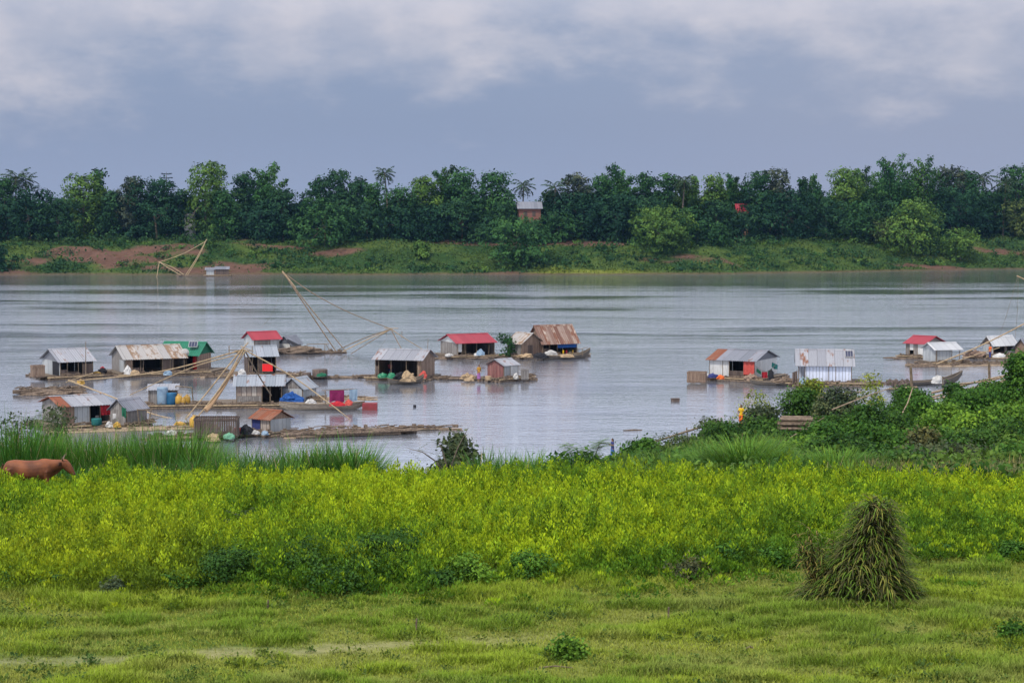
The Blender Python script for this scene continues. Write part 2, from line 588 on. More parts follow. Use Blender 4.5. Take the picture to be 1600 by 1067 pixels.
def trunk_mesh(g, H, r, lobes, name='trunk', parent=None, lean=0.0, split=.35):
    mb = MB()
    k = np.array([g.normal(0, .03), g.normal(0, .03)]) * H
    top = Vector((lean * H + k[0], k[1], H * .75))
    p0 = Vector((0, 0, -.3)); p1 = Vector((lean * H * .2 + k[0] * .3, k[1] * .2, H * split))
    mb.tube([p0, Vector((0, 0, H * .05)), p1, (p1 + top) / 2 + Vector((g.normal(0, .02) * H, 0, 0)), top], [r * 1.3, r, r * .8, r * .5, r * .15], 7)
    idx = g.permutation(len(lobes))[:7]
    for i in idx:
        e = Vector(lobes[i][:3])
        s = p1.lerp(top, float(g.random() * .5))
        mid = (s + e) / 2 + Vector((0, 0, (e - s).length * .08))
        mb.tube([s, mid, e], [r * .45, r * .3, r * .08], 5)
    return mb.build(name, BARK, parent)


def broad_lobes(g, H, W, low=.12, n=13, spread=1.0):
    """uneven lobes filling a crown W wide from low*H to H"""
    L = []
    top = H * .97
    for i in range(n):
        zz = low + (1 - low) * (max(.05, i + .5 + g.normal(0, .3)) / n) ** .9
        zz = min(max(zz, low), .93)
        prof = math.sin(math.pi * min(.98, .18 + zz * .80)) ** .6
        a = g.random() * 2 * math.pi
        rad = W / 2 * prof * (.25 + .5 * g.random()) * spread
        r = W * (.15 + .11 * g.random())
        rz = min(r * (.75 + .3 * g.random()), H * (1 - zz) + .2 * r)
        L.append((math.cos(a) * rad, math.sin(a) * rad * .8, zz * H, r, r, max(rz, .5 * r)))
    L.append((g.normal(0, .08) * W, 0, H - W * .14, W * .17, W * .17, W * .14))
    L.append((0, 0, H * .5, W * .3, W * .3, H * .36))
    return L


def tree(label, loc, H, W, tone, seed, lsize, csize, nclump, per=10, cat='tree', name='tree', low=.12, var=.4, group=None, mat=None, nl=13, trunk_r=None, lean=0.0, flat=.3):
    g = np.random.default_rng(seed)
    root = empty(name, loc, 0, label, cat, group)
    L = broad_lobes(g, H, W, low, nl)
    if lean:
        L = [(x + lean * z, y, z, a, b, c) for x, y, z, a, b, c in L]
    trunk_mesh(g, H, trunk_r or max(.05, H * .018), L, 'trunk', root, lean)
    V, C = clump_leaves(g, L, nclump, per, lsize, csize, TONES[tone], var, flat=flat)
    keep = V.reshape(-1, 4, 3)[:, :, 2].min(1) > -.15
    V = V.reshape(-1, 4, 3)[keep].reshape(-1, 3); C = C.reshape(-1, 4, 3)[keep].reshape(-1, 3)
    fast('crown', V, C, mat or LEAF, root)
    return root


def bamboo(label, loc, H, W, tone, seed, lsize=.62, n=24, group=None):
    g = np.random.default_rng(seed)
    root = empty('bamboo_clump', loc, 0, label, 'bamboo', group)
    mb = MB(); Vs = []; Cs = []
    for i in range(n):
        a = g.random() * 2 * math.pi
        out = W / 2 * math.sqrt(g.random()) * 1.0
        h = 1.13 * H * (1 - .34 * (out / (W / 2)) ** 1.5) * (.80 + .2 * g.random())
        if i < 3: h, out = 1.13 * H * (1 - .04 * i), W * (.08 + .1 * i)
        b = np.array([math.cos(a), math.sin(a) * .7, 0])
        p0 = b * out * .25
        s = np.linspace(0, 1, 9)
        pts = p0[None, :] + b[None, :] * (out * .75 * s ** 1.6)[:, None] + np.array([0, 0, 1]) * (h * (s - .10 * s ** 4))[:, None]
        pts[-1] += b * h * .05 - np.array([0, 0, h * .03])
        mb.tube([Vector(p) for p in pts], [.07 * (1 - .8 * q) for q in s], 5)
        m = 420
        q = .12 + .88 * g.random(m) ** .75
        c = np.stack([np.interp(q, s, pts[:, k]) for k in range(3)], -1)
        rad = (W * .07 + .35) * (1.15 - q) + .25
        P = c + g.normal(size=(m, 3)) * rad[:, None] * np.array([.75, .75, .7])
        D = unit(g.normal(size=(m, 3)) * .7 + b * .4 + np.array([0, 0, -.8]))
        N = unit(g.normal(size=(m, 3)) + np.array([0, 0, .6]))
        L = lsize * (.7 + .9 * g.random(m))
        Vs.append(leaf_quads(P, D, N, L, L * .45))
        tn = np.clip(g.normal(0, .28) + 1 + g.normal(0, .18, m), .4, 2)
        hue = np.clip(g.normal(0, .12) + g.normal(0, .08, m), -.3, .4)
        cc = np.asarray(TONES[tone])[None] * tn[:, None] * np.stack([1 + hue * .9, 1 + hue * .2, 1 - hue * .4], -1)
        Cs.append(rep4(cc))
    mb.build('culms', BAMBOO_DARK, root)
    fast('foliage', np.concatenate(Vs), np.concatenate(Cs), FARLEAF, root)
    return root


def palm(label, loc, H, W, seed, nf=18, fan=False):
    g = np.random.default_rng(seed)
    root = empty('palm_tree', loc, 0, label, 'palm tree')
    mb = MB()
    bx = g.normal(0, .03) * H
    mb.tube([(0, 0, -.3), (bx * .3, 0, H * .4), (bx, 0, H * .9)], [.28, .2, .17], 7)
    mb.build('trunk', BARK, root)
    Vs = []; Cs = []
    top = np.array([bx, 0, H * .9])
    Lf = W / 2 * 1.15
    for i in range(nf):
        az = i * 2.39996 + g.normal(0, .2)
        el = R(70) * (1 - (i / nf) * 1.75)
        b = np.array([math.cos(az), math.sin(az), 0])
        s = np.linspace(0, 1, 14)
        cur = el - s * 1.1
        dx = np.cumsum(np.cos(cur)) / 14 * Lf; dz = np.cumsum(np.sin(cur)) / 14 * Lf
        mid = top[None] + b[None] * dx[:, None] + np.array([0, 0, 1]) * dz[:, None]
        m = 44
        q = g.random(m) * .92 + .08
        c = np.stack([np.interp(q, s, mid[:, k]) for k in range(3)], -1)
        sd = np.array([-math.sin(az), math.cos(az), 0]) * np.where(g.random(m) < .5, 1, -1)[:, None]
        D = unit(sd + b * .7 + np.array([0, 0, -.55]) + g.normal(size=(m, 3)) * .12)
        N = unit(np.array([0, 0, 1]) + g.normal(size=(m, 3)) * .3)
        L = Lf * .34 * np.sin(np.pi * (.15 + q * .75))
        Vs.append(leaf_quads(c, D, N, L, np.full(m, .22), 0))
        Cs.append(rep4(np.asarray((.035, .065, .028))[None] * (.7 + .6 * g.random((m, 1)))))
        # midrib
        r0 = mid[:-1]; r1 = mid[1:]
        Vs.append(leaf_quads(r0, unit(r1 - r0), np.tile([0, 0, 1.], (13, 1)), np.linalg.norm(r1 - r0, axis=1) * 1.1, np.full(13, .12), 0))
        Cs.append(rep4(np.tile((.07, .075, .03), (13, 1))))
    fast('fronds', np.concatenate(Vs), np.concatenate(Cs), FARLEAF, root)
    return root


# ------------------------------------------------------------------ far bank vegetation
def far_spot(px, off):
    """point on the far bank, off metres behind the waterline, in the direction of column px"""
    az = (px - 800) / F
    d = 500.0
    for _ in range(8):
        d = float(shore_far(az * d)) + off
    x = az * d
    return Vector((x, d, zf(x, d) - .15))


GT = 'trees along the far bank'
FT = [  # column, top row, width px, metres behind waterline, tone, kind, label
    (8, 282, 62, 40, 'mid', 'b', 'green tree cut by the left edge of the picture, on the far bank'),
    (48, 300, 78, 31, 'deep', 'b', 'dark rounded tree on the far bank under the two palm tops at far left'),
    (92, 312, 52, 29, 'dark', 'b', 'low dark tree in the dip of the skyline beside the far left palms'),
    (132, 277, 78, 36, 'light', 'b', 'tall olive green tree with two yellowish clumps, left of the bare red slope'),
    (157, 266, 24, 40, 'mid', 'b', 'thin tree top poking above the tall olive green tree at left'),
    (176, 300, 44, 33, 'dark', 'b', 'narrow dark tree right behind the olive tree with yellowish clumps'),
    (206, 280, 46, 34, 'grey', 'b', 'greyish leaved tree left of the tiered conifer'),
    (246, 284, 76, 32, 'deep', 'b', 'broad very dark tree standing directly below the tiered conifer'),
    (283, 300, 40, 40, 'dark', 'b', 'dark tree filling the gap right of the tiered conifer'),
    (322, 259, 82, 34, 'light', 'b', 'large light green domed tree above the small far bank huts'),
    (352, 300, 54, 29, 'mid', 'b', 'mid green tree at the right foot of the large domed light green tree'),
    (386, 274, 46, 37, 'dark', 'b', 'dark upright tree between the domed light tree and the leaning bamboo plume'),
    (421, 252, 62, 36, 'bamboo', 'm', 'bamboo clump whose tallest plume leans above the left tree line'),
    (443, 300, 52, 30, 'dark', 'b', 'dark tree on the right flank of the leaning bamboo plume'),
    (405, 320, 60, 27, 'deep', 'b', 'low dark tree in front of the leaning bamboo plume'),
    (470, 318, 44, 34, 'deep', 'b', 'low dark tree in the gap of the skyline right of the leaning bamboo'),
    (497, 280, 50, 36, 'dark', 'b', 'dark spreading tree at the left end of the long middle wood'),
    (527, 270, 54, 38, 'dark', 'b', 'tallest ragged topped dark tree left of the lone coconut palm'),
    (508, 318, 92, 22, 'mid', 'b', 'big leafy tree leaning out over the grassy slope, left of centre'),
    (556, 280, 46, 36, 'dark', 'b', 'dark tree between the ragged topped tree and the lone coconut palm'),
    (585, 288, 46, 33, 'mid', 'b', 'mid green tree just left of the trunk of the lone coconut palm'),
    (574, 322, 62, 28, 'dark', 'b', 'lower dark tree at the edge of the grassy terrace beside the big leaning tree'),
    (628, 296, 52, 34, 'mid', 'b', 'rounded green tree just right of the lone coconut palm'),
    (624, 328, 66, 28, 'deep', 'b', 'low dark tree below the lone coconut palm'),
    (663, 280, 46, 36, 'light', 'b', 'lighter green tree with a pointed top, left of the bamboo tuft'),
    (672, 325, 66, 28, 'deep', 'b', 'low dark tree below the pointed lighter tree'),
    (699, 257, 50, 38, 'bamboo', 'm', 'bamboo clump making the high tuft of the middle wood'),
    (729, 268, 58, 36, 'mid', 'b', 'wide green tree right of the high bamboo tuft'),
    (722, 318, 80, 28, 'dark', 'b', 'lower dark tree in front of the high bamboo tuft'),
    (770, 272, 66, 34, 'mid', 'b', 'green tree left of the palm that rises behind the brick house'),
    (782, 318, 50, 29, 'dark', 'b', 'dark tree close to the left wall of the brick house'),
    (806, 346, 96, 9, 'mid', 'b', 'large creeper covered bush near the water below the brick house'),
    (833, 347, 40, 24, 'mid', 'b', 'green bush hiding the foot of the brick house'),
    (858, 300, 40, 36, 'dark', 'b', 'dark tree just right of the brick house'),
    (872, 338, 56, 25, 'mid', 'b', 'round bush on the slope right of the brick house'),
    (897, 276, 54, 38, 'grey', 'b', 'greyish tree with thin top, beside the drooping palm right of the brick house'),
    (910, 306, 80, 30, 'deep', 'b', 'broad dark tree on the right of the brick house, in front of the greyish one'),
    (934, 277, 50, 38, 'mid', 'b', 'mid green tree behind the broad dark one, right of the brick house'),
    (967, 254, 60, 37, 'bamboo', 'm', 'airy bamboo with feathery tips, the high point right of the brick house'),
    (962, 306, 74, 30, 'deep', 'b', 'low dark tree below the airy feathery bamboo'),
    (1003, 274, 52, 36, 'mid', 'b', 'green tree on the right flank of the airy feathery bamboo'),
    (1014, 312, 66, 30, 'dark', 'b', 'dark tree behind the yellowish leaning bush'),
    (1029, 330, 88, 17, 'light', 'b', 'yellowish green bush leaning down the slope, middle of the far bank'),
    (1040, 276, 50, 38, 'mid', 'b', 'green tree with a flat top above the yellowish leaning bush'),
    (1080, 274, 56, 36, 'light', 'm', 'light bamboo clump around a pale palm trunk'),
    (1075, 326, 56, 28, 'mid', 'b', 'low green tree under the light bamboo clump'),
    (1112, 276, 46, 36, 'light', 'b', 'light green tree between the light bamboo clump and the red roof'),
    (1118, 318, 60, 29, 'dark', 'b', 'dark tree left of and below the red roof'),
    (1144, 271, 52, 40, 'bamboo', 'm', 'bamboo clump rising behind the red roof'),
    (1186, 272, 52, 36, 'mid', 'b', 'mid green tree directly right of the red roof'),
    (1160, 334, 62, 28, 'dark', 'b', 'low dark tree below the red roof'),
    (1213, 267, 58, 38, 'grey', 'b', 'dark grey green tree with a domed top, right of the red roof'),
    (1222, 305, 88, 30, 'deep', 'b', 'wide dark tree in front of the grey green dome'),
    (1262, 272, 54, 36, 'mid', 'm', 'slender bamboo tufts between the grey green dome and the highest bamboo'),
    (1290, 312, 66, 29, 'dark', 'b', 'low dark tree under the slender bamboo tufts'),
    (1318, 266, 62, 36, 'light', 'b', 'light green tree with yellowish clumps at the left of the highest bamboo'),
    (1348, 258, 56, 40, 'bamboo', 'm', 'arching bamboo on the left shoulder of the highest bamboo'),
    (1330, 320, 60, 28, 'mid', 'b', 'mid green tree with drooping branches below the arching bamboo'),
    (1396, 239, 70, 40, 'bamboo', 'm', 'highest bamboo clump of the whole far bank'),
    (1446, 242, 72, 38, 'bamboo', 'm', 'broad bamboo clump right beside the highest one'),
    (1372, 318, 62, 29, 'dark', 'b', 'dark tree at the foot of the highest bamboo'),
    (1426, 320, 84, 14, 'light', 'b', 'pale yellow green drooping tree in front of the high bamboos, near the water'),
    (1390, 346, 50, 20, 'olive', 'b', 'small brownish green tree left of the pale drooping tree'),
    (1484, 262, 56, 40, 'grey', 'b', 'greyish tree right of the broad bamboo clump'),
    (1510, 272, 52, 38, 'mid', 'b', 'green tree between the greyish tree and the fan topped palms'),
    (1494, 298, 94, 31, 'deep', 'b', 'wide low domed very dark tree at the right of the far bank'),
    (1548, 300, 66, 33, 'dark', 'b', 'dark tree right of the wide low dome'),
    (1500, 362, 52, 9, 'light', 'b', 'small yellowish bush above the reddish waterline at right'),
    (1585, 263, 64, 40, 'mid', 'b', 'green tree at the right edge of the picture, on the far bank'),
    (1590, 318, 58, 29, 'olive', 'b', 'olive bush low at the right edge of the far bank'),
    (1655, 262, 80, 38, 'mid', 'b', 'green tree on the far bank outside the right edge'),
    (1640, 310, 80, 30, 'deep', 'b', 'dark tree on the far bank outside the right edge'),
    (-50, 275, 90, 38, 'mid', 'b', 'green tree on the far bank outside the left edge'),
    (-30, 310, 80, 30, 'deep', 'b', 'dark tree on the far bank outside the left edge'),
    (-3, 388, 30, 4, 'deep', 'b', 'dark bush at the waterline on the far left'),
    (660, 381, 24, 13, 'light', 'b', 'small lone bush on the grassy terrace, middle left of the far bank'),
    (1118, 352, 34, 22, 'mid', 'b', 'little round bush at the top of the slope, right of the yellowish leaning bush'),
]
for i, (px, yt, wpx, off, tone, kind, lab) in enumerate(FT):
    P = far_spot(px, off)
    H = on_y(px, yt, P.y).z - P.z
    W = wpx / F * P.y
    if kind == 'm':
        bamboo(lab, P, H, W * 1.12, tone, 100 + i, group=GT)
    else:
        nm = 'bush' if H < 9 else 'broadleaf_tree'
        nc = int(min(620, 90 + W * H * 2.3))
        tree(lab, P, H, W * (1.3 + .25 * ((i * 7) % 5) / 4), tone, 100 + i, .68, .75, nc, 11, 'bush' if H < 9 else 'tree', nm, low=.04, var=.42,
             group=GT, mat=FARLEAF, nl=12 if H < 9 else 15)
        if abs(px) < 1: pass

# palms
for px, yt, wpx, off, lab in [
    (25, 270, 44, 42, 'palm crown standing left of a second one at far left of the far bank'),
    (45, 274, 34, 44, 'palm crown closely right of another at far left of the far bank'),
    (608, 262, 31, 41, 'lone coconut palm standing clear above the middle of the far wood'),
    (815, 283, 33, 46, 'drooping coconut palm rising behind the brick house'),
    (866, 286, 38, 34, 'leaning palm with pale fronds right of the brick house'),
    (1064, 276, 32, 31, 'palm with a pale bare trunk among the light bamboo'),
    (1535, 270, 34, 40, 'fan topped palm left of the right edge trees'),
    (1566, 280, 40, 31, 'palm with spreading fronds low at the right edge of the far bank'),
]:
    P = far_spot(px, off)
    palm(lab, P, (on_y(px, yt + 1, P.y).z - P.z) * 1.03, 1.15 * wpx / F * P.y, int(px) + 7)

# tiered conifer
P = far_spot(262, 44)
H = on_y(262, 269, P.y).z - P.z
root = empty('conifer', P, 0, 'dark conifer with flat separate tiers on the skyline at left', 'conifer', GT)
mb = MB(); mb.tube([(0, 0, -.3), (0, 0, H)], [.25, .05], 6); mb.build('trunk', BARK, root)
g = np.random.default_rng(77)
Vs = []; Cs = []
for k in range(9):
    z = H * (.5 + .5 * k / 8.6); r = 3.3 * (1 - k / 10) + .3
    m = 90
    a = g.random(m) * 6.283; q = np.sqrt(g.random(m)) * r
    c = np.stack([np.cos(a) * q, np.sin(a) * q, np.full(m, z) + .12 * q + g.normal(0, .08, m)], -1)
    D = unit(np.stack([np.cos(a), np.sin(a), np.full(m, .1)], -1))
    Vs.append(leaf_quads(c, D, np.tile([0, 0, 1.], (m, 1)), np.full(m, .7), np.full(m, .3))); Cs.append(rep4(np.asarray((.02, .045, .028))[None] * (.7 + .6 * g.random((m, 1)))))
fast('crown', np.concatenate(Vs), np.concatenate(Cs), FARLEAF, root)

# the deep wood behind: reads as one mass
g = np.random.default_rng(5)
Vs = []; Cs = []
for k in range(330):
    px = -120 + 1840 * (k + g.random()) / 330
    P = far_spot(px, 44 + 28 * g.random())
    ht = np.interp(px, [-100, 60, 95, 130, 260, 330, 460, 475, 530, 690, 790, 840, 900, 1100, 1300, 1400, 1500, 1700],
                   [11, 12, 9, 13, 13, 14, 11, 9, 14, 14, 14, 7.5, 13, 14, 15, 17, 15, 16]) * (.74 + .18 * g.random())
    L = [(P.x + g.normal(0, 2.5), P.y + g.normal(0, 2), P.z + ht * z, 2.6, 2.6, 2.2) for z in (.12, .3, .5, .7, .82)]
    V, C = clump_leaves(g, L, 34, 9, 1.0, 1.2, TONES[['dark', 'deep', 'mid'][k % 3]], .3)
    Vs.append(V); Cs.append(C)
tag(fast('distant_woodland', np.concatenate(Vs), np.concatenate(Cs), FARLEAF), kind='stuff')

# scrub and grass on the far slope
g = np.random.default_rng(6)
n = 60000
x = -175 + 350 * g.random(n); d = shore_far(x) + .8 + 30 * g.random(n) ** 1.1
dens = (1 - .93 * soil_far(x, d)) * (.35 + .65 * sstep(fbm(x * .16, d * .3, 4), .35, .6))
k = g.random(n) < dens; x = x[k]; d = d[k]; n = len(x)
tall = sstep(fbm(x * .09 + 4, d * .16 + 2, 4), .56, .68)
tt = d - shore_far(x)
hgt = .18 + tall * 1.5 * sstep(tt, 2, 6)
z = z_far(x, d) + g.random(n) * hgt
P = np.stack([x, d, z], -1)
D = unit(g.normal(size=(n, 3)) * .8 + np.array([0, -.3, .5])); N = unit(g.normal(size=(n, 3)) * .5 + np.array([0, -.5, .8]))
Ls = .28 + .4 * g.random(n) + .25 * tall
tn = .6 + .8 * fbm(x * .3, d * .5, 3) + g.normal(0, .12, n)
c = lerp((.055, .095, .024), (.022, .06, .022), np.clip(tall + g.normal(0, .2, n), 0, 1)) * np.clip(tn, .3, 1.6)[:, None]
lush = sstep(x, 2, 10) * (1 - sstep(x, 25, 40)) * (1 - sstep(tt, 3, 6))
c = lerp(c, np.broadcast_to((.14, .17, .025), c.shape), lush * .8)
tag(fast('bank_scrub', leaf_quads(P, D, N, Ls, Ls * .7), rep4(c), FARLEAF), kind='stuff')
# low bushes clustered on the slope
Vs = []; Cs = []
for k in range(330):
    px = -40 + 1680 * g.random(); off = 2.5 + 23 * g.random()
    P = far_spot(px, off)
    if soil_far(P.x, P.y) > .5 and g.random() < .75: continue
    if 560 < px < 760 and off > 12: continue
    s = .5 + 1.0 * g.random() ** 2
    L = [(P.x + g.normal(0, s), P.y + g.normal(0, s * .6), P.z + s * .5, s * 1.2, s, s * .8) for _ in range(3)]
    V, C = clump_leaves(g, L, 12, 8, .5, .5, TONES[['dark', 'mid', 'mid', 'light'][k % 4]], .35)
    Vs.append(V); Cs.append(C)
tag(fast('slope_shrubbery', np.concatenate(Vs), np.concatenate(Cs), FARLEAF), kind='stuff')

# buildings on the far bank
def bank_house(label, px0, px1, yeave, yridge, ybot, off, wall, roof, gpx, phi, name='bank_house', win=True):
    P = far_spot((px0 + px1) / 2, off)
    a = on_y(px0, ybot, P.y); b = on_y(px1, ybot, P.y)
    L = (b.x - a.x); he = on_y(px0, yeave, P.y).z; hr = on_y(px0, yridge, P.y + 2).z
    z0 = P.z
    root = empty(name, (a.x, P.y, z0), R(phi), label, 'house')
    L = L / math.cos(R(phi)); W = 5.5; he -= z0; hr -= z0
    m = MB(); m.box(0, L, 0, .15, 0, he); m.build('front_wall', wall, root)
    m = MB(); m.box(0, L, W - .15, W, 0, he); m.build('back_wall', wall, root)
    for x0 in (0, L - .15):
        m = MB(); m.ngon([(.16, 0), (W - .16, 0), (W - .16, he), (W / 2, hr - .05), (.16, he)], 'x', x0, x0 + .15); m.build('gable_wall', wall, root)
    m = MB()
    o = .5
    for s0, s1 in ((-o, W / 2), (W + o, W / 2)):
        z_0 = he - o * (hr - he) / (W / 2)
        m.add([(-o, s0, z_0), (L + o, s0, z_0), (L + o, s1, hr), (-o, s1, hr), (-o, s0, z_0 + .1), (L + o, s0, z_0 + .1), (L + o, s1, hr + .1), (-o, s1, hr + .1)],
              [(3, 2, 1, 0), (4, 5, 6, 7), (0, 1, 5, 4), (1, 2, 6, 5), (3, 0, 4, 7)])
    m.build('roof', roof, root)
    if win:
        for fx in (.3, .68):
            m = MB(); m.box(L * fx - .45, L * fx + .45, -.05, -.004, he - 2.2, he - .9)
            m.build('window', W_DARK, root)
    return root


BRICK = m_plank('red_brick', (.20, .085, .065), (.25, .115, .085), .25, horiz=True, dirt=(.15, .075, .06), gap=.06)
PINKW = m_noise('orange_plaster', (.5, .24, .14), (.42, .2, .12), 2)
bank_house('brick house with pale grey roof showing between the far bank trees', 811, 845, 325, 316, 356, 30, BRICK, R_SLATE, 0, 4)
bank_house('house with a bright red roof almost hidden by the far wood', 1153, 1169, 331, 319, 350, 35, PINKW, R_RED, 0, 2, win=False)
bank_house('orange walled house showing through trees at the far left edge', -14, 11, 331, 322, 345, 40, PINKW, R_RUST, 0, 2, win=False)
bank_house('small pale shed under the large domed light green tree', 288, 301, 336, 332, 346, 38, T_WHITE, R_PALE, 0, 2, win=False)

# ------------------------------------------------------------------ floating houses
GH = 'floating houses on the river'


def corr_roof(root, xa, xb, ya, za, yb_, zb, mat, name='roof', label=None, wl=.24, amp=.018, th=.03):
    """one corrugated roof slope from (ya, za) to (yb, zb) between xa and xb"""
    n = max(4, int((xb - xa) / wl * 6))
    m = MB()
    T = []
    for i in range(n + 1):
        x = xa + (xb - xa) * i / n
        k = amp * math.sin(2 * math.pi * x / wl)
        T.append((x, k))
    vs = []
    for x, k in T:
        vs += [(x, ya, za + k), (x, yb_, zb + k), (x, ya, za + k - th), (x, yb_, zb + k - th)]
    fs = []
    for i in range(n):
        a = i * 4; b = a + 4
        fs += [(a, b, b + 1, a + 1), (a + 2, a + 3, b + 3, b + 2), (a, a + 2, b + 2, b), (a + 1, b + 1, b + 3, a + 3)]
    fs += [(0, 1, 3, 2), (n * 4, n * 4 + 2, n * 4 + 3, n * 4 + 1)]
    m.add(vs, fs)
    o = m.build(name, mat, root)
    if label: o['label'] = label
    return o


def house(label, xc, yb, xf, xg, phi, ye, yr, roof, wall, front=None, gable=None, side=1, L=None, W=None, zdeck=.32,
          back=None, mono=False, deck=(.5, .6, .9, .5), o=.28, far_open=False, gdoor_or_dark=None, roofs=None, name='floating_house', open_back=None, mid_posts=0):
    ph = R(phi) * side
    u = Vector((math.cos(ph), math.sin(ph), 0)); n = Vector((-math.sin(ph), math.cos(ph), 0))
    P = on_z(xc, yb, zdeck)
    L = L or solve(lambda t_: proj(P + u * side * t_)[0], xf)
    W = W or solve(lambda t_: proj(P + n * t_)[0], xg)
    W = min(max(W, 1.6), 6.0)
    he = on_y(xc, ye, P.y).z - zdeck
    Q = P + n * (W / 2)
    hr = on_y(xc, yr, Q.y).z - zdeck
    xa, xb = (0, L) if side == 1 else (-L, 0)
    root = empty(name, P, ph, label, 'floating house' if name != 'floating_hut' else 'floating hut', GH)
    back = back or wall
    gable = gable or wall
    fr = front or [(0, 1, 'front_wall', wall, 0, 1)]
    slope = (hr - he) / (W / 2)
    # front panels
    bounds = set([0, 1])
    for a, b, nm, mt, z0, z1 in fr:
        bounds |= {a, b}
        if mt is None: continue
        m = MB(); y0 = 0 if nm not in ('curtain', 'cloth') else -.05
        if nm in ('curtain', 'cloth'):
            xs0, xs1 = xa + a * L, xa + b * L
            for yy in (0, .012):
                m.grid(lambda s, q: (xs0 + s * (xs1 - xs0), -.07 + yy + .05 * math.sin(s * 17 + 2 * q) * (1 - .5 * q), he * (z0 + (z1 - z0) * q) - .03 * abs(math.sin(s * 9)) * (1 - q)), 14, 5)
        else:
            m.box(xa + a * L + .03, xa + b * L - .03, y0, y0 + .04, he * z0, he * z1 - .02)
        m.build(nm, mt, root)
    for i, a in enumerate(sorted(bounds)):
        x = xa + a * L; x = min(max(x, xa + .05), xb - .05)
        m = MB(); m.tube([(x, .02, 0), (x, .02, he + .02)], .045, 6); m.build('post', BAMBOO_DARK, root)
    for i in range(mid_posts):
        x = xa + L * (i + .5) / mid_posts
        m = MB(); m.tube([(x, -.03, 0), (x + .05, -.03, he)], .035, 6); m.build('post', BAMBOO_DARK, root)
    # back and ends
    if open_back is None:
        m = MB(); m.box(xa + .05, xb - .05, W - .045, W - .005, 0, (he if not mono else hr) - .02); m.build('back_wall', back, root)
    else:
        m = MB()
        for a, b in open_back: m.box(xa + a * L + .05, xa + b * L - .05, W - .045, W - .005, 0, he - .02)
        m.build('back_wall', back, root)
    ends = (xa, xb - .04) if side == 1 else (xb - .04, xa)
    for i, x0 in enumerate(ends):
        if i == 1 and far_open: continue
        y0, y1 = .06, W - .06
        if mono:
            poly = [(y0, 0), (y1, 0), (y1, hr - .03), (y0, he - .03)]
            m = MB(); m.ngon(poly, 'x', x0, x0 + .04); m.build('side_wall', gable if i == 0 else wall, root)
        else:
            gm = gable if i == 0 else wall
            g1, g2 = gm if isinstance(gm, tuple) else (gm, gm)
            m = MB(); m.box(x0, x0 + .04, y0, y1, 0, he - .04); m.build('side_wall', g1, root)
            m = MB(); m.ngon([(y0, he - .035), (y1, he - .035), (W / 2, hr - .06)], 'x', x0, x0 + .04); m.build('gable', g2, root)
    if gdoor_or_dark:
        a, b, z1, mt = gdoor_or_dark
        x0 = -.03 if side == 1 else .0
        m = MB(); m.box(x0 - .004 if side == 1 else x0 + .004, (x0 + .026) if side == 1 else .03, W * a, W * b, .03, he * z1); m.build('door', mt, root)  # real door, except a black one that paints a dark opening
    # roof
    rs = roofs or [(0, 1, roof, None)]
    for a, b, mt, lb in rs:
        x0 = xa - o + a * (L + 2 * o) + (.004 if a > 0 else 0); x1 = xa - o + b * (L + 2 * o)
        if mono:
            s = (hr - he) / W
            corr_roof(root, x0, x1, -o, he - o * s + .05, W + o, hr + o * s + .05, mt, 'roof', lb)
        else:
            corr_roof(root, x0, x1, -o, he - o * slope + .05, W / 2 - .004, hr + .05, mt, 'roof', lb)
            corr_roof(root, x0, x1, W + o, he - o * slope + .05, W / 2 + .004, hr + .05, mt, 'roof', lb)
    if not mono:
        m = MB(); m.add([(xa - o, W / 2 - .16, hr + .05 - .16 * slope + .03), (xb + o, W / 2 - .16, hr + .05 - .16 * slope + .03), (xb + o, W / 2, hr + .095), (xa - o, W / 2, hr + .095),
                         (xa - o, W / 2 + .16, hr + .05 - .16 * slope + .03), (xb + o, W / 2 + .16, hr + .05 - .16 * slope + .03)], [(0, 1, 2, 3), (3, 2, 5, 4)])
        m.build('ridge_cap', rs[-1][2], root)
    # raft
    dl, dr, df, db = deck
    m = MB(); m.box(xa - dl, xb + dr, -df, W + db, -.10, -.004); m.build('raft_deck', W_DECK, root)
    m = MB()
    y = -df + .1
    while y < W + db:
        j = random.uniform(-.25, .25)
        m.tube([(xa - dl - .15 + j, y, -.24), ((xa + xb) / 2, y, -.235), (xb + dr + .15 + j, y, -.24)], [.12, .14, .11], 7)
        y += .3
    m.build('raft_logs', LOG, root)
    # joists and rim poles
    for yy in (-df - .03,):
        m = MB(); m.tube([(xa - dl - .3, yy, -.03), (xb + dr + .25, yy + .02, -.02)], [.06, .05], 6); m.build('rim_pole', BAMBOO, root)
    if yb > 440: litter(root, xa - dl, xb + dr, -df, -.1, 0, int(10 + 3 * (L + dl + dr)), int(xc * 7))
    root['_he'] = he; root['_hr'] = hr; root['_L'] = L; root['_W'] = W
    return root


def litter(parent, x0, x1, y0, y1, z, n, seed):
    g = random.Random(seed)
    m = MB()
    for i in range(n):
        x = g.uniform(x0, x1); y = g.uniform(y0, y1); a = g.gauss(0, .35) + (0 if g.random() < .8 else 1.3); ln = g.uniform(.3, 1.5); r = g.uniform(.02, .055)
        dx, dy = math.cos(a) * ln / 2, math.sin(a) * ln / 2
        m.tube([(x - dx, y - dy, z + r + g.uniform(0, .06)), (x + dx, y + dy, z + r + g.uniform(0, .2))], r, 5)
        if g.random() < .35:
            w = g.uniform(.08, .25); h = g.uniform(.08, .3)
            m.box(x - w, x + w, y - w * .7, y + w * .7, z, z + h)
    o = m.build('raft_litter', LOG, parent); o['kind'] = 'stuff'
    return o


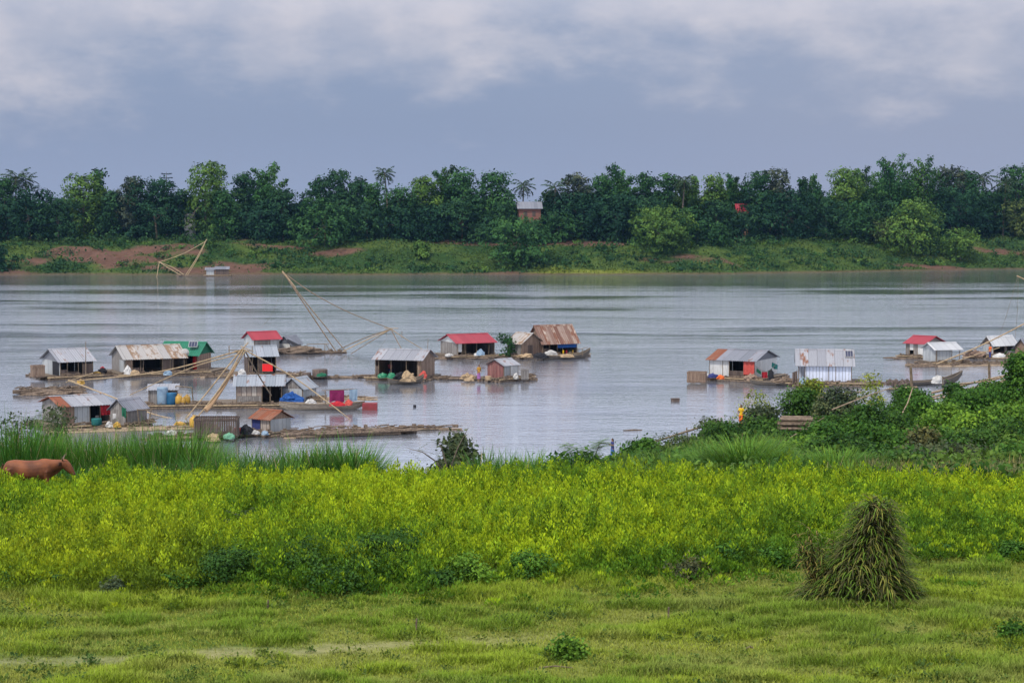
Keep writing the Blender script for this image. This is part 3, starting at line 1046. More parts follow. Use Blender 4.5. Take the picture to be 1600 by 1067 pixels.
O = None
h1 = house('pale grey tin floating house farthest left, open front, picket crate beside it', 94, 588, 146, 66, 32, 565, 546, R_PALE, T_GREY,
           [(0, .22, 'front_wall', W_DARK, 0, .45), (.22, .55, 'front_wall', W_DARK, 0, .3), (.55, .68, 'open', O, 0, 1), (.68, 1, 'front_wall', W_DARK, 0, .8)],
           gable=(T_GREY, R_PALE), back=W_DARK, gdoor_or_dark=(.05, .4, .95, C_BLACK), deck=(1.2, .5, .7, .5))  # black panel paints the dark of the open right half of the gable
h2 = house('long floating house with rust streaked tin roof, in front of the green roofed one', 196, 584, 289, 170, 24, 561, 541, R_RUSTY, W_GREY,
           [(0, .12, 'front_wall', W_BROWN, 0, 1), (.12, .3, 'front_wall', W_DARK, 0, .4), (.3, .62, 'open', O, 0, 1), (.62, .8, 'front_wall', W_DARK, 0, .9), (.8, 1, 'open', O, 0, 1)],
           gable=W_GREY, back=W_DARK, gdoor_or_dark=(.1, .4, .85, T_GREY), deck=(.6, 1.2, .9, .4), mid_posts=2)
h3g = house('green roofed floating house with a solar panel, behind the rust streaked one', 309, 579, 250, 316, 12, 554, 535, R_GREEN, W_DARK,
            [(0, .7, 'front_wall', W_DARK, 0, 1), (.7, 1, 'open', O, 0, 1)], gable=(W_BROWN, C_GREEN), side=-1, W=3.8, deck=(.5, 1.5, .8, .5))
h3 = house('floating house nearest the reeds at lower left, half rusted half silver roof', 97, 665, 172, 66, 32, 635, 620, R_PALE, W_GREY,
           [(0, .25, 'front_wall', W_BROWN, 0, 1), (.25, .58, 'front_wall', T_GREY, 0, .97), (.58, .8, 'open', O, 0, 1), (.8, 1, 'curtain', C_RED, .45, .95)],
           gable=W_GREY, back=W_DARK, roofs=[(0, .22, R_RUST, 'rusty end sheets of the roof'), (.22, 1, R_PALE, None)], deck=(1, 2.6, .9, .6))
h3b = house('tiny grey gabled hut at the right end of the half rusted house', 198, 664, 214, 172, 62, 640, 625, R_SLATE, W_GREY, gable=W_GREY, L=2.4, deck=(.2, .3, .4, .3), o=.18, name='floating_hut')
h4 = house('flat roofed plank hut with blue drums in front of it', 232, 632, 277, None, 8, 610, 603, R_PALE, W_GREY, [(0, .42, 'front_wall', W_GREY, 0, 1), (.42, .6, 'front_wall', W_GREY, 0, 1), (.6, 1, 'front_wall', W_BROWN, 0, 1)],
           W=2.4, mono=True, deck=(1.6, 3.2, 1.0, .6), name='floating_hut', o=.15)
h5 = house('small floating house with a bright red roof, farthest back at left', 397, 549, 437, 381, 30, 530, 519, R_RED, T_GREY,
           [(0, .28, 'front_wall', W_GREY, 0, 1), (.28, .62, 'front_wall', W_GREY, 0, .96), (.62, 1, 'front_wall', T_GREY, 0, 1)], gable=T_GREY, deck=(.5, .6, .6, .5))
h5b = house('white walled hut with slate gable right of the small red roofed house', 454, 546, 466, 437, 62, 537, 526, R_SLATE, T_WHITE, gable=(T_WHITE, R_SLATE), L=2.2, deck=(.3, .6, .5, .3), o=.2, name='floating_hut')
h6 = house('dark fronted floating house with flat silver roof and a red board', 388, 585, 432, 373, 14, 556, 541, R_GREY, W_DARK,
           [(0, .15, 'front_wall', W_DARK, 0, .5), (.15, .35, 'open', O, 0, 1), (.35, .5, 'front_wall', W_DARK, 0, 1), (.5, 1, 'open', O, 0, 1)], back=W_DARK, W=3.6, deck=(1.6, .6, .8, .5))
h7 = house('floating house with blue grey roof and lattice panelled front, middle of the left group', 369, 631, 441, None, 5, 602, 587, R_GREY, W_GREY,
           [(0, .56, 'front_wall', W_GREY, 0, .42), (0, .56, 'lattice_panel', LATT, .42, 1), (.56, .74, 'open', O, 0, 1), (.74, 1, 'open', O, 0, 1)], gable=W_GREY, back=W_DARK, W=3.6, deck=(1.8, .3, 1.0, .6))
h7b = house('grey tin hut with its gable to the viewer, behind the blue tarpaulin', 473, 630, 486, 441, 70, 607, 592, R_GREY, T_GREY, gable=(T_GREY, W_GREY), L=2.6, deck=(.2, .4, .4, .3), o=.18, name='floating_hut')
h8 = house('small hut with a rust red roof and tin gable on the log raft', 422, 675, 393, 455, 40, 655, 642, R_RUST, T_GREY,
           [(0, .5, 'door', C_NAVY, 0, .95), (.5, 1, 'front_wall', LATT, 0, 1)], gable=(T_GREY, W_BROWN), side=-1, deck=(.6, .5, .7, .4), o=.2, name='floating_hut')
h9 = house('open fronted floating house with silver roof and heaped goods, centre of the river', 658, 590, 586, 671, 16, 562, 547, R_PALE, W_BROWN,
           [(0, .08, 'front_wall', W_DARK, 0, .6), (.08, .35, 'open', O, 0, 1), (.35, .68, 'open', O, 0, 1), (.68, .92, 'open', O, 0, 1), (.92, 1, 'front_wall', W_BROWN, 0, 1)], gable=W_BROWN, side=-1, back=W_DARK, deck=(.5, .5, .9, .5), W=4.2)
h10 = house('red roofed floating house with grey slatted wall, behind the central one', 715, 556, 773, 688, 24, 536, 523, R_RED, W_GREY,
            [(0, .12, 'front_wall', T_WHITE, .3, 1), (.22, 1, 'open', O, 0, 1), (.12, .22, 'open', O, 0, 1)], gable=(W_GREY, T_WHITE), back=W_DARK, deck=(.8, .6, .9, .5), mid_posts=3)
h11 = house('little hut with dull red side and pale tin front beside the woman on the raft', 787, 591, 810, 761, 48, 571, 562, R_PALE, T_GREY,
            [(0, .45, 'front_wall', T_GREY, 0, 1), (.45, 1, 'front_wall', T_WHITE, 0, 1)], gable=(W_PLUM, W_PLUM), deck=(1, 1.6, .6, .5), o=.2, name='floating_hut')
h12 = house('tall floating house with rust striped roof and blue awning', 848, 554, 902, 826, 26, 535, 509, R_STRIPE, W_BROWN,
            [(0, .2, 'front_wall', W_DARK, 0, .5), (.2, .42, 'open', O, 0, 1), (.42, 1, 'awning', C_BLUE, .5, 1)], gable=W_BROWN, back=W_DARK, deck=(1.2, 1, .9, .5))
h12b = house('grey plank annex with small weathered roof left of the rust striped house', 815, 556, 793, 842, 45, 536, 521, R_RUSTY, W_GREY, gable=W_BROWN, side=-1, W=3.2, deck=(.4, .2, .5, .4), gdoor_or_dark=(.3, .55, .8, W_DARK))
h13 = house('white walled shop house with slate roof and coral curtain, right of centre', 1179, 591, 1108, 1215, 28, 564, 548, R_SLATE, T_WHITE,
            [(0, .3, 'front_wall', T_WHITE, 0, 1), (.3, .44, 'front_wall', T_WHITE, 0, 1), (.44, .76, 'counter', W_DARK, 0, .4), (.76, 1, 'curtain', C_CORAL, .2, 1)],
            gable=(T_WHITE, R_SLATE), side=-1, back=W_DARK, roofs=[(0, .2, R_RUST, 'rusty end sheets of the roof'), (.2, 1, R_SLATE, None)], deck=(1.5, 1.0, 1.0, .5))
h14 = house('pale blue tin shed with silver roof and small solar panel', 1331, 598, 1247, None, 7, 570, 547, R_PALE, T_BLUE,
            [(0, .13, 'open', O, 0, 1), (.13, .56, 'front_wall', T_BLUE, 0, 1), (.56, .7, 'door', T_BLUE, 0, 1), (.7, 1, 'front_wall', T_BLUE, 0, 1)], gable=T_GREY, side=-1, W=4, far_open=True, deck=(.9, 1.2, .6, .5))
h15 = house('red roofed floating house at right with white and grey front', 1445, 557, 1415, 1474, 42, 537, 526, R_RED, W_GREY,
            [(0, .2, 'front_wall', W_GREY, 0, 1), (.2, .42, 'front_wall', T_WHITE, .45, 1), (.42, .62, 'front_wall', W_GREY, 0, 1), (.62, 1, 'front_wall', T_WHITE, 0, 1)], gable=(W_BROWN, W_GREY), side=-1, deck=(.6, .4, .6, .5))
h16 = house('small white roofed hut with open porch in front of the red roofed one at right', 1462, 566, 1500, 1454, 15, 546, 536, R_WHITE, T_GREY,
            [(0, .05, 'front_wall', T_GREY, 0, 1), (.05, .66, 'front_wall', T_GREY, 0, 1), (.66, 1, 'open', O, 0, 1)], W=3, far_open=True, deck=(.4, .8, .6, .4), name='floating_hut')
h17 = house('white roofed floating house at far right with an orange clad person at its side', 1552, 555, 1587, 1535, 30, 538, 526, R_WHITE, W_GREY,
            [(0, .5, 'front_wall', W_DARK, 0, .3), (.5, .6, 'front_wall', W_GREY, 0, 1), (.6, 1, 'front_wall', T_WHITE, 0, .35)], gable=(T_GREY, W_BROWN), back=W_DARK, deck=(1.5, .5, .8, .5))
h18 = house('brown plank floating house cut by the right edge of the picture', 1606, 557, 1640, 1586, 45, 543, 530, R_SLATE, W_BROWN, gable=(W_BROWN, W_BROWN), deck=(.5, .5, .5, .4))
h19 = house('tiny pale walled hut moored at the far bank', 322, 430, 335, None, 8, 421.5, 418.5, R_SLATE, T_GREY, W=3, deck=(.4, .2, .5, .3), name='floating_hut')
h20 = house('tiny brown walled hut with white roof moored at the far bank', 337, 430, 357, None, 6, 420.5, 417, R_SLATE, W_DARK, W=3, deck=(.2, .4, .5, .3), name='floating_hut')
for hh in [o_ for o_ in SC.objects if o_.type == 'EMPTY']:
    for k in ('_he', '_hr', '_L', '_W'):
        if k in hh: del hh[k]


# ------------------------------------------------------------------ small things
def cyl_thing(name, label, cat, P, r, h, mat, group=None, prof=None, lid=None):
    prof = prof or [(0, .92), (.08, 1), (.35, .97), (.5, 1.02), (.65, .97), (.92, 1), (1, .93)]
    m = MB(); m.tube([(0, 0, h * a) for a, _ in prof], [r * b for _, b in prof], 12)
    o = m.build(name, mat, None, True); o.location = P
    tag(o, label, cat, group)
    if lid:
        m = MB(); m.tube([(0, 0, h), (0, 0, h + .05)], [r * .35, r * .3], 10); m.build('lid', lid, o)
    return o


def jug(label, P, s, mat, group=None):
    m = MB(); m.tube([(0, 0, 0), (0, 0, .06 * s), (0, 0, .3 * s), (0, 0, .38 * s), (0, 0, .42 * s), (0, 0, .47 * s)], [.15 * s, .18 * s, .18 * s, .12 * s, .05 * s, .05 * s], 10)
    o = m.build('water_jug', mat, None, True); o.location = P; tag(o, label, 'jug', group)
    m = MB(); m.tube([(.1 * s, 0, .34 * s), (.16 * s, 0, .44 * s), (.05 * s, 0, .46 * s)], .02 * s, 6); m.build('handle', mat, o)
    return o


def heap(name, label, cat, P, sx, sy, sz, mat, seed=0, group=None, lumps=.25):
    g = np.random.default_rng(seed + 900)
    m = MB()
    nu, nv = 18, 9
    off = g.random(2) * 50
    vs = [(0, 0, sz * (1 + lumps * .3))]
    fs = []
    for j in range(1, nv + 1):
        th = math.pi / 2 * j / nv
        for i in range(nu):
            a = 2 * math.pi * i / nu
            k = 1 + (lumps + .1) * 2.6 * (float(fbm(off[0] + 2.6 * math.cos(a) + j * .55, off[1] + 2.6 * math.sin(a), 3)) - .5)
            kz = 1 + (lumps + .1) * 2.2 * (float(fbm(off[0] + 3.1 * math.cos(a) * math.sin(th) + 9, off[1] + 3.1 * math.sin(a) * math.sin(th), 3)) - .5)
            vs.append((.9 * sx * math.sin(th) ** .7 * math.cos(a) * k, .9 * sy * math.sin(th) ** .7 * math.sin(a) * k, .85 * sz * math.cos(th) ** .8 * kz))
    for i in range(nu): fs.append((0, 1 + i, 1 + (i + 1) % nu))
    for j in range(nv - 1):
        for i in range(nu):
            a = 1 + j * nu + i; b = 1 + j * nu + (i + 1) % nu
            fs.append((a, a + nu, b + nu, b))
    fs.append(tuple(1 + (nv - 1) * nu + i for i in range(nu)))
    m.add(vs, fs)
    o = m.build(name, mat, None, False); o.location = P
    return tag(o, label, cat, group)


def crate(name, label, cat, P, w, d, h, mat, rz=0, slats=True, group=None, frame=None):
    root = empty(name, P, rz, label, cat, group)
    m = MB()
    n = max(3, int(w / .16))
    for i in range(n):
        x = -w / 2 + w * i / n
        m.box(x, x + w / n * .8, -d / 2, -d / 2 + .03, .02, h)
    m.build('long_side', mat, root)
    m = MB()
    for i in range(n):
        x = -w / 2 + w * i / n
        m.box(x, x + w / n * .8, d / 2 - .03, d / 2, .02, h)
    m.build('long_side', mat, root)
    m = MB()
    n = max(3, int(d / .16))
    for i in range(n):
        y = -d / 2 + .035 + (d - .07) * i / n
        m.box(-w / 2, -w / 2 + .03, y, y + d / n * .75, .02, h)
    m.build('short_side', mat, root)
    m = MB()
    for i in range(n):
        y = -d / 2 + .035 + (d - .07) * i / n
        m.box(w / 2 - .03, w / 2, y, y + d / n * .75, .02, h)
    m.build('short_side', mat, root)
    m = MB(); m.box(-w / 2 + .035, w / 2 - .035, -d / 2 + .035, d / 2 - .035, 0, .05); m.box(-w / 2 + .035, w / 2 - .035, -d / 2 + .035, d / 2 - .035, h * .82, h * .86); m.build('bottom', mat, root)
    m = MB()
    for z in (h * .12, h * .9):
        m.box(-w / 2 - .03, w / 2 + .03, -d / 2 - .035, -d / 2 - .004, z, z + .08); m.box(-w / 2 - .03, w / 2 + .03, d / 2 + .004, d / 2 + .035, z, z + .08)
    m.build('rail', frame or mat, root)
    return root


def poles(name, parent, segs, mat=BAMBOO, n=6):
    out = []
    for pts, r0, r1 in segs:
        m = MB(); k = len(pts)
        # smooth through the points
        P = [Vector(p) for p in pts]
        if k > 2:
            Q = []
            for i in range(k - 1):
                a, b = P[i], P[i + 1]; pa = P[i - 1] if i else a - (b - a); pb = P[i + 2] if i + 2 < k else b + (b - a)
                for s in range(5):
                    tt = s / 5
                    Q.append(.5 * ((2 * a) + (b - pa) * tt + (2 * pa - 5 * a + 4 * b - pb) * tt ** 2 + (3 * a - pa - 3 * b + pb) * tt ** 3))
            Q.append(P[-1]); P = Q
        m.tube(P, [r0 + (r1 - r0) * i / (len(P) - 1) for i in range(len(P))], n)
        out.append(m.build(name, mat, parent))
    return out


def log_raft(name, label, a, b, width, nlog, rmin=.07, rmax=.14, mat=LOG, z=.06, stack=1, seed=0, pale=.2, cat='log raft', group=None):
    """logs lying side by side from pixel a to pixel b on the water: one tied raft"""
    g = np.random.default_rng(seed + 40)
    A = on_z(*a, 0); B = on_z(*b, 0)
    dirv = B - A; Ln = dirv.length; rz = math.atan2(dirv.y, dirv.x)
    root = empty(name, A, rz, label, cat, group)
    mb1 = MB(); mb2 = MB()
    for s in range(stack):
        for i in range(nlog):
            y = -width / 2 + width * (i + .5) / nlog + g.normal(0, .05)
            l0 = Ln * max(0, g.random() * .35 - .1); l1 = Ln * (1 - max(0, g.random() * .3 - .08))
            dz = g.normal(0, .04)
            r = rmin + (rmax - rmin) * g.random()
            zz = z + s * .2 + dz
            tgt = mb2 if g.random() < pale else mb1
            tgt.tube([(l0, y + g.normal(0, .12), zz), ((l0 + l1) / 2, y + g.normal(0, .1), zz + .02), (l1, y + g.normal(0, .15), zz - .01 + g.normal(0, .05))], [r, r * .95, r * .75], 7)
    if mb1.v: mb1.build('logs', mat, root)
    if mb2.v: mb2.build('pale_logs', LOGPALE, root)
    for q in (.2, .5, .8):
        m = MB()
        m.tube([(Ln * q, -width / 2 - .1, z + .2 * stack), (Ln * q + .1, width / 2 + .1, z + .2 * stack)], .04, 5)
        m.build('cross_pole', BAMBOO_DARK, root)
    litter(root, 0, Ln, -width / 2, width / 2, z + .2 * (stack - 1) + .1, int(8 + Ln * 2.2), seed + 77)
    return root


def boat(label, a, b, beam, h, mat, rise=(.35, .35), group='boats on the river', z=0.0, name='wooden_boat', trim=None):
    A = on_z(*a, z); B = on_z(*b, z)
    dv = B - A; Ln = dv.length; rz = math.atan2(dv.y, dv.x)
    root = empty(name, (A + B) / 2, rz, label, 'boat', group)
    ns = 18
    outer = []; inner = []
    for i in range(ns + 1):
        s = -1 + 2 * i / ns
        w = beam / 2 * max(.05, (1 - abs(s) ** 2.6)) ** .8
        sh = h + (rise[0] if s < 0 else rise[1]) * abs(s) ** 3
        kz = -.12 + .75 * (sh) * max(0, abs(s) - .55) ** 2 / .2
        x = s * Ln / 2
        outer.append([(x, -w, sh), (x, -w * .85, (sh + kz) / 2), (x, -w * .45, kz), (x, w * .45, kz), (x, w * .85, (sh + kz) / 2), (x, w, sh)])
        wi = max(.01, w - .05)
        inner.append([(x * .985, wi, sh - .002), (x * .985, wi * .8, max((sh + kz) / 2, kz + .06)), (x * .985, wi * .4, kz + .07), (x * .985, -wi * .4, kz + .07), (x * .985, -wi * .8, max((sh + kz) / 2, kz + .06)), (x * .985, -wi, sh - .002)])
    m = MB()
    rings = [o_ + i_ for o_, i_ in zip(outer, inner)]
    k = 12
    fs = []
    for i in range(ns):
        for j in range(k):
            fs.append((i * k + j, i * k + (j + 1) % k, (i + 1) * k + (j + 1) % k, (i + 1) * k + j))
    fs += [tuple(range(k)), tuple(ns * k + j for j in range(k - 1, -1, -1))]
    m.add([p for r_ in rings for p in r_], fs)
    m.build('hull', mat, root)
    for s in (-.5, -.05, .4):
        m = MB(); w = beam / 2 * (1 - abs(s) ** 2.6) ** .8 - .03
        m.box(s * Ln / 2 - .1, s * Ln / 2 + .1, -w, w, h * .72, h * .72 + .03); m.build('thwart', W_DECK, root)
    for sg in (-1, 1):
        m = MB()
        m.tube([(r_[0 if sg < 0 else 5][0], r_[0 if sg < 0 else 5][1], r_[0][2] + .01) for r_ in outer], .03, 5)
        m.build('gunwale', trim or BAMBOO_DARK, root)
    return root


def hang(name, label, cat, p0, p1, drop, mat, seed=0, group=None):
    """a cloth hung from the line p0-p1"""
    m = MB(); p0 = Vector(p0); p1 = Vector(p1)
    c = (p0 + p1) / 2
    nrm = (p1 - p0).cross(Vector((0, 0, 1))).normalized()
    for e in (0, .015):
        m.grid(lambda s, q: (p0 - c).lerp(p1 - c, s) + nrm * (e + .06 * math.sin(s * 11 + seed + q * 2) * q) - Vector((0, 0, drop * q * (1 + .08 * math.sin(seed * 3 + s * 7)))), 16, 8)
    o = m.build(name, mat, None, True); o.location = c
    return tag(o, label, cat, group)


# --- around the far left house
crate('picket_crate', 'brown picket crate on the raft at the left end of the pale grey house', 'crate', on_z(59, 589, .3), 1.2, 1.0, 1.15, W_BROWN, R(25))
m = MB(); P = on_z(134, 588, .3); m.tube([(0, 0, 0), (.05, 0, 3.4)], [.05, .03], 6); o = m.build('mooring_pole', BAMBOO_DARK); o.location = P
tag(o, 'tall thin pole standing through the right side of the far left pale house', 'pole')
heap('float_sack', 'yellow sack lying on the raft between the two leftmost back houses', 'sack', on_z(151, 586, .25), .5, .3, .38, P_YELLOW, 2)
heap('cloth_bundle', 'dark red and black bundle left of the rust streaked house', 'bundle', on_z(160, 583, .25), .55, .4, .55, C_BLACK, 3)
heap('cloth_bundle', 'small red bundle beside the dark bundle, left of the rust streaked house', 'bundle', on_z(160, 577, .3), .25, .2, .3, C_RED, 4)
log_raft('log_raft', 'log walkway between the pale far left house and the rust streaked house', (120, 590), (190, 586), 1.4, 6, seed=2)
heap('cloth_bundle', 'white bundle against the front of the rust streaked house', 'bundle', on_z(200, 585, .32), .42, .3, .85, C_WHITE, 5)
heap('cloth_bundle', 'tan bundle beside the white bundle of the rust streaked house', 'bundle', on_z(211, 586, .32), .5, .3, .5, C_SAND, 6)
heap('cloth_bundle', 'blue bundle at the right of the rust streaked house front', 'bundle', on_z(262, 586, .32), .5, .3, .5, P_LBLUE, 7)
cyl_thing('barrel', 'red barrel standing beside the green roofed house', 'barrel', on_z(306, 578, .32), .32, 1.5, P_RED)
heap('driftwood_mound', 'low mound of brown branches floating alone above the lower left house', 'driftwood', on_z(80, 617, 0), 3.2, .9, .42, LOG, 8, lumps=.5)
log_raft('driftwood_raft', 'raft of loose branches floating above the lower left house', (20, 617), (134, 614), 1.6, 14, .03, .07, seed=8, z=.18, stack=2, cat='driftwood')
# solar panel and dish on the green roof
def panel(label, px, py, d, w, h, tilt, rz=0):
    root = empty('solar_panel', on_y(px, py, d), rz, label, 'solar panel')
    c, s = math.cos(tilt), math.sin(tilt)
    m = MB(); m.add([(-w / 2, 0, 0), (w / 2, 0, 0), (w / 2, h * c, h * s), (-w / 2, h * c, h * s), (-w / 2, .03 * s, -.03), (w / 2, .03 * s, -.03), (w / 2, h * c + .03 * s, h * s - .03), (-w / 2, h * c + .03 * s, h * s - .03)],
                    [(0, 1, 2, 3), (7, 6, 5, 4), (0, 4, 5, 1), (1, 5, 6, 2), (2, 6, 7, 3), (3, 7, 4, 0)]); m.build('glass', SOLAR, root)
    m = MB(); r = .025
    cs = [Vector((-w / 2, 0, 0)), Vector((w / 2, 0, 0)), Vector((w / 2, h * c, h * s)), Vector((-w / 2, h * c, h * s))]
    for i in range(4): m.tube([cs[i], cs[(i + 1) % 4]], r, 4)
    for q in (.33, .66): m.tube([cs[0].lerp(cs[1], q), cs[3].lerp(cs[2], q)], .012, 4)
    m.build('frame', P_WHITE, root)
    return root


dgr = h3g.location.y
panel('solar panel with pale frame on the green roof', 301, 542, dgr + .6, .85, .8, R(38))
root = empty('satellite_dish', on_y(289, 551, dgr - .4), 0, 'round white satellite dish at the eave of the green roof', 'satellite dish')
m = MB(); m.grid(lambda s, q: (.42 * q * math.cos(6.2832 * s), -.12 + .12 * q * q - .1 * q * math.sin(6.2832 * s) * .5, .42 * q * math.sin(6.2832 * s)), 20, 5)
m.grid(lambda s, q: (.42 * q * math.cos(6.2832 * s), -.10 + .12 * q * q - .1 * q * math.sin(6.2832 * s) * .5, .42 * q * math.sin(6.2832 * s)), 20, 5)
m.build('dish', P_WHITE, root, True)
m = MB(); m.tube([(0, -.1, -.1), (0, .1, -.5)], .03, 5); m.tube([(0, -.12, -.35), (0, -.45, 0)], .012, 5); m.build('arm', METAL, root)
panel('dark solar panel on the silver roof of the pale blue shed', 1327, 557.5, h14.location.y + .85, .72, .85, R(38), R(-7))

# --- lower left group
log_raft('log_raft', 'long log raft along the reeds in front of the lower left house', (72, 676), (340, 668), 1.8, 9, seed=3, pale=.4)
log_raft('log_raft', 'wide log raft below the dark picket cage and rust roofed hut', (225, 688), (470, 676), 2.2, 11, seed=4, pale=.3)
log_raft('log_raft', 'log bundle reaching right from the rust roofed hut into open water', (440, 684), (650, 676), 1.8, 12, seed=5, pale=.25, stack=2)
log_raft('bamboo_raft', 'thin bamboo poles floating behind the long log bundle', (500, 672), (722, 671), .7, 6, .04, .06, seed=6, pale=.7, cat='bamboo raft')
log_raft('log_raft', 'plank walkway in front of the blue drum hut', (196, 637), (345, 633), 1.6, 7, seed=7, pale=.3)
log_raft('log_raft', 'bamboo edged raft carrying the lattice fronted house', (330, 637), (445, 634), 1.5, 7, seed=9, pale=.5)
cyl_thing('barrel', 'tall faded blue drum against the flat roofed hut', 'barrel', on_z(254, 632, .32), .46, 1.45, P_LBLUE)
cyl_thing('barrel', 'deep blue drum right of the faded one at the flat roofed hut', 'barrel', on_z(268, 632, .32), .44, 1.0, P_BLUE)
jug('large yellow jug right of the deep blue drum', on_z(279, 632, .32), 1.9, P_YELLOW)
jug('small yellow jug right of the large one, flat roofed hut', on_z(286, 632, .32), 1.3, P_YELLOW)
jug('second large yellow jug at the end of the row by the blue drums', on_z(292, 631, .32), 1.7, P_YELLOW)
root = empty('pole_frame', on_z(302, 631, .32), 0, 'dark pole frame right of the yellow jugs', 'frame')
for pts in ([(0, 0, 0), (-.1, 0, 1.35)], [(-.1, 0, 1.35), (-1.5, .4, 1.45)], [(-1.5, .4, 1.45), (-1.55, .5, 0)]):
    m = MB(); m.tube(pts, .05, 6); m.build('pole', BAMBOO_DARK, root)
root = empty('pole_frame', on_z(218, 664, .3), 0, 'leaning rack of dark poles between the lower left house and the net mast', 'frame')
for pts in ([(0, 0, 0), (-.15, 0, 1.2)], [(-.2, 0, 1.15), (.9, .3, 1.1)], [(.85, .3, 1.15), (.6, .3, 0)]):
    m = MB(); m.tube(pts, .045, 6); m.build('pole', BAMBOO_DARK, root)
hp = h3.location
hang('teal_cloth', 'teal cloth hanging at the eave of the half rusted house', 'cloth', on_y(131, 636, hp.y - .05 + 1.6), on_y(137, 636, hp.y + 1.7), .55, C_TEAL, 1)
hang('white_cloth', 'white cloth hanging in the dark doorway of the half rusted house', 'cloth', on_y(149, 649, hp.y + 2.1), on_y(154.5, 649, hp.y + 2.2), .75, C_WHITE, 2)
cyl_thing('barrel', 'teal tub in the doorway of the half rusted house', 'tub', on_z(151, 664, .32), .4, .5, C_TEAL)
heap('float_sack', 'round white float on the raft right of the half rusted house', 'float', on_z(171, 667, .3), .3, .3, .42, P_WHITE, 11)
heap('float_sack', 'round yellow float right of the white one near the tiny grey hut', 'float', on_z(183, 667, .3), .34, .3, .38, P_YELLOW, 12)
hang('green_cloth', 'dark green clothes hung on the tiny grey gabled hut', 'cloth', on_y(190, 636, h3b.location.y - .3), on_y(197, 638, h3b.location.y - .3), .7, C_GREEN, 3)
hang('white_cloth', 'small pale shirt hung on the tiny grey gabled hut', 'cloth', on_y(176, 646, h3b.location.y - .3), on_y(181, 646, h3b.location.y - .3), .4, C_WHITE, 4)
crate('picket_cage', 'dark plum picket cage, long and low, left of the rust roofed hut', 'fish cage', on_z(339, 682, .22), 3.1, 1.6, 1.42, W_PLUM if False else W_DARK, R(2))
jug('yellow box shaped jug left of the dark picket cage', on_z(303, 667, .3), 1.9, P_YELLOW)
heap('float_sack', 'pale yellow float lying on the raft under the net legs', 'float', on_z(281, 664, .25), .5, .25, .28, P_YELLOW, 13)
heap('plastic_bag', 'white crumpled bag on the log raft by the reeds', 'bag', on_z(268, 680, .2), .45, .3, .4, P_WHITE, 14)
heap('straw_heap', 'tan heap at the reed end of the wide log raft', 'heap', on_z(333, 689, .1), .55, .4, .55, C_SAND, 15)
heap('plastic_tub', 'mint green tub upturned before the dark picket cage', 'tub', on_z(358, 685, .2), .48, .4, .45, P_MINT, 16, lumps=.08)
cyl_thing('milk_can', 'pale can behind the mint green tub', 'can', on_z(360, 679, .25), .17, .65, P_WHITE)
cyl_thing('clay_pot', 'red brown pot right of the mint green tub', 'pot', on_z(371, 678, .25), .26, .45, C_CORAL)
heap('cloth_bundle', 'black bundle between the picket cage and the rust roofed hut', 'bundle', on_z(385, 678, .25), .6, .4, .7, C_BLACK, 17)
heap('plastic_bag', 'blue and white bag at the foot of the rust roofed hut', 'bag', on_z(414, 679, .25), .3, .25, .3, P_LBLUE, 18)
heap('plastic_bag', 'white bag at the left foot of the rust roofed hut', 'bag', on_z(399, 678, .25), .33, .25, .28, P_WHITE, 19)
heap('tarpaulin', 'bright blue tarpaulin heap before the grey tin hut', 'tarpaulin', on_z(457, 631, .32), 1.05, .5, .95, C_BLUE, 20, lumps=.5)
boat('long weathered wooden barge carrying the laundry line, left group', (436, 640), (570, 639), 1.5, .5, HULL, (.15, .12))
log_raft('log_raft', 'deck of pale poles at the right end of the laundry barge', (480, 634), (590, 633), 1.6, 8, .05, .09, seed=10, z=.55, pale=.8)
m = MB(); m.box(-.6, .6, -.5, .5, -.1, .55); o = m.build('float_box', m_noise('dull_red_paint', (.22, .03, .04), (.15, .03, .03), 3)); o.location = on_z(578, 640, 0)
tag(o, 'dull red float box at the bow end of the laundry barge', 'float')
Pl = on_z(514, 633, .5); Pr = on_z(549, 632, .5)
root = empty('laundry_frame', Pl, 0, 'pole frame holding the purple cloth on the barge', 'laundry frame')
dv = Pr - Pl
for pts in ([(-.3, 0, 0), (-.3, 0, 1.25)], [(dv.x, dv.y, 0), (dv.x, dv.y, 1.3)], [(-.6, 0, 1.2), (dv.x + .5, dv.y, 1.28)]):
    m = MB(); m.tube(pts, .04, 6); m.build('pole', BAMBOO_DARK, root)
hang('blanket', 'purple blanket hung on the barge laundry frame', 'blanket', Pl + Vector((.05, -.02, 1.2)), Pl + Vector((1.25, -.02, 1.24)), .95, C_PURPLE, 5)
heap('cloth_bundle', 'red bundle under the purple blanket on the barge', 'bundle', on_z(527, 634, .5), .7, .3, .38, C_RED, 21)
heap('cloth_bundle', 'coral bundle right of the purple blanket on the barge', 'bundle', on_z(545, 633, .5), .35, .3, .5, C_CORAL, 22)
heap('plastic_bag', 'white bag on the barge left of the purple blanket', 'bag', on_z(486, 631, .5), .5, .3, .42, P_WHITE, 23)
hang('clothing', 'teal and white clothes hung at the right pole of the laundry frame', 'clothes', Pr + Vector((-.15, -.1, 1.25)), Pr + Vector((.5, -.1, 1.3)), 1.0, P_LBLUE, 6)
